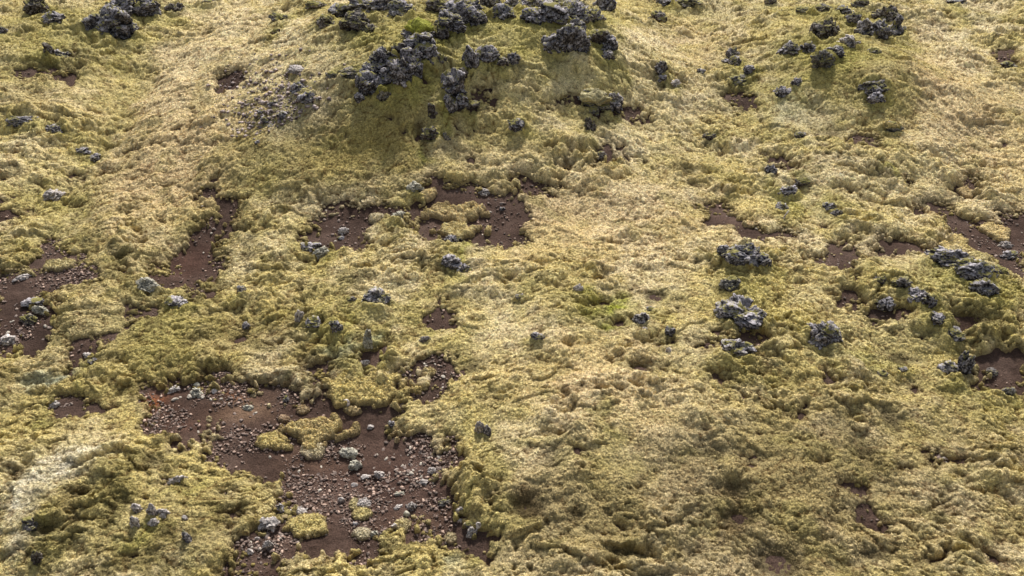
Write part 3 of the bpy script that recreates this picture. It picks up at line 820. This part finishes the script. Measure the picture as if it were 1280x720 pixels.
def ico(sub):
    import bmesh
    bm = bmesh.new(); bmesh.ops.create_icosphere(bm, subdivisions=sub, radius=1)
    bm.verts.ensure_lookup_table()
    v = np.array([p.co[:] for p in bm.verts]); f = np.array([[q.index for q in t.verts] for t in bm.faces])
    bm.free(); return v, f
# crumbs and torn bits of the carpet lying along its edges
def crumbs():
    import bmesh
    v, f = ico(2); r = np.random.default_rng(77)
    shp = [v * (1 + .22 * r.normal(size=(len(v), 1)).clip(-1.3, 1.3)) for _ in range(10)]
    VV, FF, CC = [], [], []; off = 0
    BP, BN, BC = [], [], []
    for pi, P in enumerate(SOIL_W):
        ar = np.ptp(P[:, 0]) * np.ptp(P[:, 1]); n = int(min(9000, 700 * ar + 60))
        qx = r.uniform(P[:, 0].min() - .15, P[:, 0].max() + .15, n); qy = r.uniform(P[:, 1].min() - .15, P[:, 1].max() + .15, n)
        zone = sstep(-.2, .5, perlin(qx / .45, qy / .4, 161))
        for x, y, zn in zip(qx, qy, zone):
            rr = int(np.clip(np.searchsorted(_yr, y), 0, len(_yr) - 1)); c = int(np.clip(np.searchsorted(X[rr], x), 0, X.shape[1] - 1))
            d = SDN[rr, c]
            if d < -.05 or r.random() > zn * math.exp(-max(0, d) / .075): continue
            sz = r.uniform(.012, .034) * (1.2 if d < .08 else .8)
            Q = shp[r.integers(10)] * sz * np.array([1.2, 1, .6]); z = max(Zm[rr, c], Zb[rr, c])
            Q = Q + np.array([x, y, z + sz * .15]); t = TINT[max(0, rr - r.integers(0, 12)), c] * r.uniform(.6, 1.1)
            t = np.maximum(t, np.array((.24, .19, .07)) * r.uniform(.7, 1.3))
            VV.append(Q); FF.append(f + off); off += len(Q); CC.append(np.repeat(t[None], len(Q), 0) * np.clip(.75 + (Q[:, 2:3] - z) / sz * .5, .4, 1.2))
            k = r.integers(0, len(Q), 8); BP.append(Q[k]); BN.append(v[k]); BC.append(np.repeat(t[None], 8, 0))
    add_tris(moss.data, np.concatenate(VV), np.concatenate(FF), np.clip(np.concatenate(CC), .01, .9))
    BP = np.concatenate(BP); add_tris(moss.data, *blades(BP, np.concatenate(BN), np.concatenate(BC), np.full(len(BP), .022), r))
    print('crumbs', len(VV))
crumbs()

# ------------------------------------------------------------------ rocks
ICO = {k: ico(k) for k in (2, 3, 4, 5, 6)}
def lumps(v, pts, R, A):
    best = np.full(len(v), 9.0)
    for p in pts: best = np.minimum(best, ((v - p) ** 2).sum(1))
    return A * np.sqrt(np.maximum(0, 1 - best / (R * R))), np.sqrt(best) / R
def unit(n, r):
    p = r.normal(size=(n, 3)); return p / np.linalg.norm(p, axis=1)[:, None]
def mesh_from(name, v, f, mat, tint):
    me = bpy.data.meshes.new(name)
    me.vertices.add(len(v)); me.vertices.foreach_set('co', v.astype(np.float32).ravel())
    me.loops.add(f.size); me.loops.foreach_set('vertex_index', f.astype(np.int32).ravel())
    me.polygons.add(len(f)); me.polygons.foreach_set('loop_start', np.arange(0, f.size, 3, dtype=np.int32))
    me.polygons.foreach_set('use_smooth', np.ones(len(f), bool))
    set_tint(me, tint); me.update(calc_edges=True); me.materials.append(mat)
    return me
def blocks(w, K, r, crack):
    """broken faces: every cell of the surface stands at its own height, with cracks between cells"""
    pts = unit(K, r); hgt = r.random(K); tilt = r.normal(size=(K, 3)) * .9
    d = w @ pts.T; i1 = d.argmax(1); d1 = d[np.arange(len(w)), i1]
    d[np.arange(len(w)), i1] = -2; d2 = d.max(1)
    gap = np.arccos(np.clip(d2, -1, 1)) - np.arccos(np.clip(d1, -1, 1))
    face = hgt[i1] + ((w - pts[i1]) * tilt[i1]).sum(1) * 1.3
    return face, np.clip(gap / crack, 0, 1)
def lava_shape(seed, sub, rug=1.0):
    """jagged clinker: broken blocks, chips and cracks; returns verts, faces, tint"""
    r = np.random.default_rng(seed)
    v, f = ICO[sub]
    w = v + .16 * np.sin(v[:, [1, 2, 0]] * 3.1 + r.random(3) * 6) + .05 * np.sin(v[:, [2, 0, 1]] * 9.0 + r.random(3) * 6)
    w /= np.linalg.norm(w, axis=1)[:, None]
    a, da = lumps(w, unit(6, r), .75, .34 * rug)
    b, gb = blocks(w, 20, r, .09)
    c, gc = blocks(w, 110, r, .05)
    e, ge = blocks(w, 420, r, .028)
    rad = .55 + a + rug * (.30 * b * (.55 + .45 * gb) + .24 * c * (.40 + .60 * gc) + .15 * e * (.35 + .65 * ge))
    if sub >= 5:
        g, gg = blocks(w, 800, r, .02); rad = rad + .05 * g
    for h in unit(3, r): rad = rad + .25 * rug * np.maximum(0, w @ h) ** 4
    rad = np.maximum(.25, rad); rad = np.minimum(rad, np.percentile(rad, 90) * 1.12 + .0 * rad)
    P = w * rad[:, None]
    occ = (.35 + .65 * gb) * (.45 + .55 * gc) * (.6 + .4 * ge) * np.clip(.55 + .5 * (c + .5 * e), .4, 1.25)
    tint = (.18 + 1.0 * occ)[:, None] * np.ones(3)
    P /= np.percentile(np.abs(P), 97, axis=0)
    return P, f, tint
def stone_shape(seed, sub):
    r = np.random.default_rng(seed)
    v, f = ICO[sub]; P = v.copy()
    for h in unit(9, r):
        k = r.uniform(.55, .85); q = P @ h
        P = P - np.maximum(0, q - k)[:, None] * h * .9
    a, _ = lumps(v, unit(30, r), .4, .12); P = P * (1 + a)[:, None]
    P /= np.abs(P).max(0)
    return P, f, np.ones((len(P), 3)) * r.uniform(.8, 1.15)
def moss_shape(seed, sub, base):
    r = np.random.default_rng(seed)
    v, f = ICO[sub]
    w = v + .15 * np.sin(v[:, [1, 2, 0]] * 2.7 + r.random(3) * 6); w /= np.linalg.norm(w, axis=1)[:, None]
    a, _ = lumps(w, unit(8, r), .8, .30); b, _ = lumps(w, unit(40, r), .38, .14); c, _ = lumps(w, unit(260, r), .15, .06); d, _ = lumps(w, unit(900, r), .08, .03)
    P = w * (.7 + a + b + c + d)[:, None]; P /= np.abs(P).max(0)
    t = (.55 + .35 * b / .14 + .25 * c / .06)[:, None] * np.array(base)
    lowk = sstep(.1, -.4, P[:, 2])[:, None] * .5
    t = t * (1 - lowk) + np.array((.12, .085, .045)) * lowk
    return P, f, t
def hit(px, py, lift=0.0):
    """where the line of sight of a photo pixel meets the finished surface raised by lift"""
    d = ray(px, py)
    x0, y0, t0 = on_land(px, py, .3 + lift)
    t = np.arange(t0 - .4, t0 + 3.0, .02)
    xx = d[0] * t; yy = d[1] * t; zz = CAM_H + d[2] * t
    r = np.clip(np.searchsorted(_yr, yy), 0, len(_yr) - 1)
    c = np.clip(np.round(np.interp(xx / _half[r], _srow, np.arange(len(_srow)))).astype(int), 0, len(_srow) - 1)
    below = zz < ZTOP[r, c] + lift
    i = int(np.argmax(below)) if below.any() else int(.4 / .02)
    return xx[i], yy[i], zz[i], t[i]
def place(px, py, w, h):
    """centre and half sizes in m of something that shows w x h pixels in the photo about (px, py)"""
    x, y, z, t = hit(px, py, 0.0)
    m = px_m(t); d = ray(px, py); el = math.asin(min(.95, -d[2] / np.linalg.norm(d)))
    a = w * m / 2; b = a * .8; hv = h * m / 2
    b = min(b, hv / math.sin(el) * .75)
    c = math.sqrt(max(0, hv * hv - (b * math.sin(el)) ** 2)) / math.cos(el)
    c = max(c, (.66 if h > .42 * w else .36) * a)
    x, y, z, t = hit(px, py + h * .04, .06 * c)
    return x, y, z, a, b, c
def st_big(st): return st in 'dgbm'
def put_rock(name, px, py, w, h, style, label, cat='rock', group=None, cap=None, seed=None):
    seed = seed or int(px * 7 + py * 1301) % 100000
    k = (1.0 if w > 40 else 1.2 if py < 140 and 430 < px < 780 else 1.05 if py < 140 else 1.0) if st_big(style) else 1.0
    x, y, z, a, b, c = place(px, py, w * k, h * k)
    sub = 6 if w > 27 else 5 if w > 11 else 4 if w > 8 else 3
    if style in 'ps' and w < 11: P, f, t = stone_shape(seed, 4)
    else: P, f, t = lava_shape(seed, sub)
    V = P * np.array([a * 1.06, b, c * 1.12])
    rot = random.uniform(-.4, .4)
    me = mesh_from(name, V, f, MATS[style], t)
    o = bpy.data.objects.new(name, me); COL.objects.link(o)
    o.location = (x, y, z - .06 * c); o.rotation_euler = (random.uniform(-.12, .12), random.uniform(-.12, .12), rot)
    tag(o, label, cat, group)
    if cap:
        Pc, fc, tcp = moss_shape(seed + 1, 5, cap)
        tcp = np.clip(tcp * 1.25, 0, .9)
        Vc = Pc * np.array([a * .95, b * .95, c * .55]); Vc[:, 2] += c * .18 * np.sin(Vc[:, 0] / a * 5 + seed) * np.cos(Vc[:, 1] / b * 4)
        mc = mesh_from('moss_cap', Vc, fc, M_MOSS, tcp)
        nn = Pc / np.linalg.norm(Pc, axis=1)[:, None]; up = np.nonzero(Pc[:, 2] > -.1)[0]; up = up[rng.random(len(up)) < .6]
        add_tris(mc, *blades(Vc[up], nn[up], tcp[up], np.full(len(up), .03), rng))
        cp = bpy.data.objects.new('moss_cap', mc); COL.objects.link(cp); cp.parent = o
        cp.location = (0, -b * .05, c * .72)
    return o

for row in ROCKS:
    px, py, w, h, st, label = row[:6]
    grp = row[6] if len(row) > 6 and isinstance(row[6], str) else None
    cap = row[6] if len(row) > 6 and isinstance(row[6], tuple) else None
    put_rock('lava_rock' if st in 'dgbm' else 'stone', px, py, w, h, st, label, 'rock' if st in 'dgbm' else 'stone', grp, cap)

# ------------------------------------------------------------------ moss cushions standing on the soil
CUSH = [
 (570,265,66,18,(.47,.42,.20),'flat topped moss cushion on the dark flat, the upper of two'),
 (571,288,66,18,(.47,.43,.20),'moss cushion on the dark flat with a shaded front, the lower of two'),
 (345,553,42,20,(.42,.38,.15),'small moss cushion with a dark front, left of the large steep fronted cushion'),
 (400,540,80,34,(.42,.37,.16),'large moss cushion with a steep front in the middle of the big bare patch'),
 (460,487,110,34,(.43,.39,.15),'long moss bar lying along the top of the big bare patch'),
 (392,560,30,24,(.42,.40,.24),'pale lumpy moss clump downhill of the large steep fronted cushion'),
 (450,643,28,18,(.38,.36,.15),'round moss lump under the smooth grey white stone'),
 (441,628,14,16,(.42,.41,.20),'small moss lump left of the smooth grey white stone'),
 (450,666,26,16,(.45,.44,.28),'pale moss lump in front of the mossy boulders'),
 (503,652,20,16,(.42,.40,.20),'moss lump at the foot of the right stone pile'),
 (563,671,16,14,(.44,.41,.24),'pale moss lump at the edge left of the narrow gully'),
 (380,655,50,30,(.41,.38,.15),'broad moss cushion at the right of the bottom stony strip'),
 (330,625,26,30,(.41,.38,.16),'moss cushion on the left shore of the smooth brown soil'),
 (440,512,24,10,(.40,.36,.17),'low moss tuft on the soil beside the hooked twig'),
 (378,511,16,10,(.38,.33,.17),'low dry moss tuft left of the hooked twig'),
 (355,522,14,8,(.35,.29,.17),'brownish moss tuft between the hooked twig and the rusty soil'),
 (533,243,34,12,(.45,.40,.19),'moss mound at the head of the dark flat, under a pale rock'),
 (1245,290,32,20,(.45,.40,.18),'moss cushion alone in the broad soil at the right edge'),
 (1195,300,46,26,(.45,.41,.18),'moss cushion at the left shore of the broad soil at the right edge'),
 (1208,240,20,12,(.42,.36,.18),'small moss cushion in the bent bare strip at the upper right'),
 (940,278,18,10,(.45,.39,.2),'small moss cushion inside the curved bare strip'),
 (75,330,36,14,(.40,.38,.18),'moss cushion in the left edge bare patch near its right rim'),
 (470,270,22,10,(.44,.42,.24),'pale moss cushion on the brown flat by the moss tongue'),
 (505,292,36,20,(.45,.42,.17),'right end lobe of the moss tongue beside the dark flat'),
 (500,425,26,14,(.40,.37,.16),'moss clump among the crumbling moss right of the sage pillar'),
 (485,455,24,14,(.41,.37,.16),'moss clump between the sage pillar and the long moss bar'),
 (535,462,20,12,(.40,.36,.17),'moss clump in the crumbling soil right of the long moss bar'),
 (512,446,18,12,(.41,.38,.18),'small moss clump above the crumbling soil'),
]
for (px, py, w, h, c, label) in CUSH:
    x, y, z, t = hit(px, py, .05); m = px_m(t); d = ray(px, py); el = math.asin(-d[2] / np.linalg.norm(d))
    a = w * m / 2; H = min(.095, .03 + a * .15)
    b = max(a * .38, (h * m / 2 - H * math.cos(el) * .35) / math.sin(el))
    n = int(min(170, max(40, w * 2.2)))
    g = np.linspace(-1.3, 1.3, n); U, Vv = np.meshgrid(g, g)
    WX = x + U * a; WY = y + Vv * b
    rr = np.sqrt(U * U + Vv * Vv)
    sd_ = (1 - rr) * min(a, b) + min(a, .4) * (.30 * perlin(WX / .4 + 9, WY / .35, 501) + .22 * perlin(WX / .17, WY / .14, 502) + .05 * perlin(WX / .08, WY / .07, 503))
    e = np.clip(sd_ / (.04 + .45 * H), -.5, 1)
    prof = np.where(e > 0, np.sqrt(np.maximum(0, 1 - (1 - np.clip(e, 0, 1)) ** 2)), e * 1.5)
    b2 = billow(WX / .30, WY / .22, 511); b3 = billow(WX / .13, WY / .09, 512); b4 = billow(WX / .06, WY / .05, 513)
    ZZ = prof * H * (.75 + .5 * b2 + .35 * b3) + (prof > 0) * (.03 * b4 + .012 * perlin(WX / .03, WY / .03, 514))
    zg = base_z(WX, WY) + .030 * fbm(WX / .35, WY / .3, 201, 3)
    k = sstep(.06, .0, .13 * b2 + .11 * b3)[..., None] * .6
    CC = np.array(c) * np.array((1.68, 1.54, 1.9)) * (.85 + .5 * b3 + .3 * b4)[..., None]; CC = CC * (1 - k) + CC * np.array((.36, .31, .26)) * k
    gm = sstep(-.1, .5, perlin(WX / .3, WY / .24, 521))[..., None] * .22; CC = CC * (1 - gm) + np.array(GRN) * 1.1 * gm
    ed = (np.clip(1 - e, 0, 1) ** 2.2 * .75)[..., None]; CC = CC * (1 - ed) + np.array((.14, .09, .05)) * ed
    z0 = float(base_z(np.array([x]), np.array([y]))[0])
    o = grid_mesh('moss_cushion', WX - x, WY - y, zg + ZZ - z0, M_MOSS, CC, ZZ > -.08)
    o.location = (x, y, z0)
    gy2, gx2 = np.gradient(zg + ZZ); gx2 = gx2 / ((g[1] - g[0]) * a); gy2 = gy2 / ((g[1] - g[0]) * b)
    NN = np.stack([-gx2, -gy2, np.ones_like(gx2)], -1); NN /= np.linalg.norm(NN, axis=-1)[..., None]
    pk = np.nonzero((prof > .1).ravel())[0]; pk = pk[rng.random(len(pk)) < .5]
    add_tris(o.data, *blades(np.stack([WX - x, WY - y, zg + ZZ - z0], -1).reshape(-1, 3)[pk], NN.reshape(-1, 3)[pk], CC.reshape(-1, 3)[pk], np.full(len(pk), .02), rng))
    tag(o, label, 'moss cushion')

# ------------------------------------------------------------------ pebbles
PEBM = []
for mi in range(3):
    for s in range(4):
        P, f, t = stone_shape(900 + mi * 10 + s, 3)
        PEBM.append(mesh_from('pebble', P * np.array([1, .8, .68]), f, M_PEB[mi], t))
AREAS = [  # px, py, rx, ry, count, size range px, weights (pink, dark, cream), label, group
 (505,590,62,34,70,(4,9),(.5,.2,.3),'small angular pebble in the thickest litter of stones on the big bare patch','pebbles on the large bare patch'),
 (400,590,60,46,34,(4,9),(.5,.25,.25),'small pebble lying on the smoother brown soil left of the thickest litter of stones','pebbles on the smooth brown soil'),
 (340,675,46,36,34,(5,12),(.4,.2,.4),'rough pebble in the stony strip at the bottom edge below the big bare patch','pebbles in the bottom stony strip'),
 (540,570,36,22,26,(4,8),(.4,.2,.4),'pale pebble crowded against the moss bank at the right end of the bare patch','pebbles by the right moss bank'),
 (250,492,50,12,14,(5,10),(.3,.1,.6),'pale pebble in a row under the dark moss edge left of the middle','pebbles under the dark moss edge'),
 (300,525,50,24,18,(4,8),(.4,.2,.4),'small pebble on the rusty stained soil at the upper left of the big bare patch','pebbles on the rusty soil'),
 (28,410,34,30,26,(4,9),(.4,.4,.2),'grey pebble on the dark bare patch at the left edge of the picture','pebbles on the left edge patch'),
 (90,510,28,14,9,(4,8),(.4,.4,.2),'pebble in the small dark hollow below the pale mint lichen patch','pebbles in the small dark hollow'),
 (600,260,44,30,18,(3,7),(.5,.3,.2),'small pebble on the dark flat around the two moss cushions','pebbles on the central flat'),
 (425,290,34,24,14,(3,8),(.5,.2,.3),'small pebble on the brown flat left of the moss tongue in the middle','pebbles on the brown flat'),
 (252,300,22,40,14,(3,7),(.4,.3,.3),'small pebble on the narrow brown path left of the middle','pebbles on the brown path'),
 (1235,300,40,34,22,(3,7),(.4,.4,.2),'small pebble on the broad bare soil at the right edge of the picture','pebbles on the right edge soil'),
 (1183,573,18,8,8,(4,8),(.5,.2,.3),'pale pebble in the small gap in the moss near the lower right corner','pebbles in the lower right gap'),
 (1040,330,22,14,6,(3,6),(.4,.4,.2),'small pebble on the little bare patch right of the middle boulder','pebbles on the little right patch'),
 (545,462,40,22,16,(4,8),(.5,.2,.3),'small stone among crumbling moss just above the big bare patch','stones in the crumbling moss'),
 (920,285,40,14,8,(3,6),(.4,.4,.2),'small pebble on the curved bare strip above the right boulder','pebbles on the curved strip'),
]
npeb = 0
for (px, py, rx, ry, n, (s0, s1), wts, label, grp) in AREAS:
    made = tries = 0
    while made < n and tries < n * 30:
        tries += 1
        qx = px + random.gauss(0, .55) * rx; qy = py + random.gauss(0, .55) * ry
        x, y, z, t = hit(qx, qy)
        _, soil, _ = surf(x, y)
        if not soil: continue
        size = (s0 + (s1 - s0) * random.random() ** 2.2) * px_m(t) / 2
        mi = random.choices((0, 1, 2), wts)[0]
        o = bpy.data.objects.new('pebble', PEBM[mi * 4 + random.randrange(4)]); COL.objects.link(o)
        o.location = (x, y, z + size * random.uniform(-.15, .2)); o.scale = (size, size * random.uniform(.8, 1.1), size * random.uniform(.7, 1.1))
        o.rotation_euler = (random.uniform(-.4, .4), random.uniform(-.4, .4), random.uniform(0, 6.28))
        tag(o, label, 'pebble', grp); made += 1; npeb += 1
print('pebbles', npeb)

# gravel: grit too small to count, lying on the bare soil
ICO[1] = ico(1)
GR = []
for k in range(14):
    r = np.random.default_rng(2000 + k); v, f1 = ICO[1]
    P = v * (1 + .25 * r.normal(size=(len(v), 1)).clip(-1.2, 1.2)) * np.array([1, r.uniform(.6, .9), r.uniform(.5, .8)]); GR.append(P)
F1 = ICO[1][1]
vs, fs, ts = [], [], []; off = 0
for pi, P in enumerate(SOIL_W):
    area = np.ptp(P[:, 0]) * np.ptp(P[:, 1])
    n = int(min(26000, area * {0: 2000, 5: 1100, 8: 1200, 14: 700, 34: 900, 11: 900}.get(pi, 260)))
    qx = rng.uniform(P[:, 0].min() - .1, P[:, 0].max() + .1, n); qy = rng.uniform(P[:, 1].min() - .1, P[:, 1].max() + .1, n)
    dens = sstep(-.35, .45, perlin(qx / .8, qy / .7, 401) + .5 * perlin(qx / .25, qy / .25, 402))
    for x, y, dn in zip(qx, qy, dens):
        if rng.random() > dn: continue
        z, soil, _ = surf(x, y)
        if not soil: continue
        sz = .008 + .028 * rng.random() ** 3.2
        a = rng.uniform(0, 6.28); c, s_ = math.cos(a), math.sin(a)
        Q = GR[rng.integers(14)] * sz
        Q = np.stack([Q[:, 0] * c - Q[:, 1] * s_, Q[:, 0] * s_ + Q[:, 1] * c, Q[:, 2]], 1) + np.array([x, y, z + sz * .2])
        vs.append(Q); fs.append(F1 + off); off += len(Q)
        k = rng.random(); col = np.array((.75, .70, .68)) if k < .62 else np.array((1.5, 1.38, 1.28)) if k < .8 else np.array((.5, .5, .5))
        ts.append(np.repeat(col[None], len(Q), 0))
for _ in range(900):
    qx, qy = 345 + random.gauss(0, 1) * 32, 130 + random.gauss(0, 1) * 26
    if (qx - 345) * .5 + (qy - 132) > 30: continue
    x, y, z, t = hit(qx, qy)
    sz = .016 + .05 * rng.random() ** 2.5
    a = rng.uniform(0, 6.28); c, s_ = math.cos(a), math.sin(a)
    Q = GR[rng.integers(14)] * sz
    Q = np.stack([Q[:, 0] * c - Q[:, 1] * s_, Q[:, 0] * s_ + Q[:, 1] * c, Q[:, 2]], 1) + np.array([x, y, z + sz * .1])
    vs.append(Q); fs.append(F1 + off); off += len(Q)
    ts.append(np.repeat((np.array((.95, 1.0, 1.08)) * rng.uniform(.6, 1.9))[None], len(Q), 0))
me = mesh_from('gravel', np.concatenate(vs), np.concatenate(fs), M_PEB[0], np.concatenate(ts))
gravel = bpy.data.objects.new('gravel', me); COL.objects.link(gravel)
tag(gravel, 'fine reddish brown grit covering the bare soil and thin grey scree', 'gravel', kind='stuff')

# ------------------------------------------------------------------ two bleached twigs
def twig(pts, rad, label):
    bx, by, z, t = hit(*pts[0]); m = px_m(t)
    path = [np.array(((q[0] - pts[0][0]) * m, 0.10 * (pts[0][1] - q[1]) * m, (pts[0][1] - q[1]) * m * 1.05)) for q in pts]
    V, F = [], []
    for i, p in enumerate(path):
        r = rad * (1 - .55 * i / (len(path) - 1))
        for k in range(6):
            a = k / 6 * 2 * math.pi
            V.append(p + np.array((math.cos(a) * r, math.sin(a) * r, .3 * r * math.cos(a * 2))))
    for i in range(len(path) - 1):
        for k in range(6):
            a, b2, c, d = i * 6 + k, i * 6 + (k + 1) % 6, (i + 1) * 6 + (k + 1) % 6, (i + 1) * 6 + k
            F += [(a, b2, c), (a, c, d)]
    e = (len(path) - 1) * 6
    F += [(e, e + k, e + k + 1) for k in range(1, 5)]
    me = mesh_from('twig', np.array(V), np.array(F), M_PALE, np.ones((len(V), 3)) * 1.5)
    o = bpy.data.objects.new('twig', me); COL.objects.link(o); o.location = (bx, by, z - .01)
    tag(o, label, 'twig')
twig([(435, 511), (436, 505), (437, 499), (435, 496), (431, 497)], .026, 'thin bleached white twig with a hooked tip below the long moss bar')
twig([(979, 273), (981, 268), (984, 262)], .022, 'short grey dead stick leaning in the moss beside a small dark rock')

# ------------------------------------------------------------------ light
SUN_EL, SUN_AZ = math.radians(43), math.radians(6)      # high behind the slope, almost straight ahead
d = Vector((math.sin(SUN_AZ) * math.cos(SUN_EL), math.cos(SUN_AZ) * math.cos(SUN_EL), math.sin(SUN_EL)))
sl = bpy.data.lights.new('sun', 'SUN'); sl.energy = 5.0; sl.angle = math.radians(3.5); sl.color = (1, .955, .89)
so = bpy.data.objects.new('sun', sl); COL.objects.link(so); so.location = (0, 30, 40)
so.rotation_euler = (-d).to_track_quat('-Z', 'Y').to_euler()
w = bpy.data.worlds.new('World'); S.world = w; w.use_nodes = True
nt = w.node_tree; nt.nodes.clear()
sky = nt.nodes.new('ShaderNodeTexSky'); sky.sky_type = 'NISHITA'; sky.sun_disc = False
sky.sun_elevation = SUN_EL; sky.sun_rotation = SUN_AZ; sky.dust_density = 3.0; sky.ozone_density = .6
bg = nt.nodes.new('ShaderNodeBackground'); bg.inputs['Strength'].default_value = .115
ow = nt.nodes.new('ShaderNodeOutputWorld')
hs = nt.nodes.new('ShaderNodeHueSaturation'); hs.inputs['Saturation'].default_value = .45   # thin high cloud
nt.links.new(sky.outputs[0], hs.inputs['Color']); nt.links.new(hs.outputs[0], bg.inputs[0]); nt.links.new(bg.outputs[0], ow.inputs[0])
S.view_settings.view_transform = 'Standard'; S.view_settings.look = 'None'; S.view_settings.exposure = 0
S.render.engine = 'CYCLES'
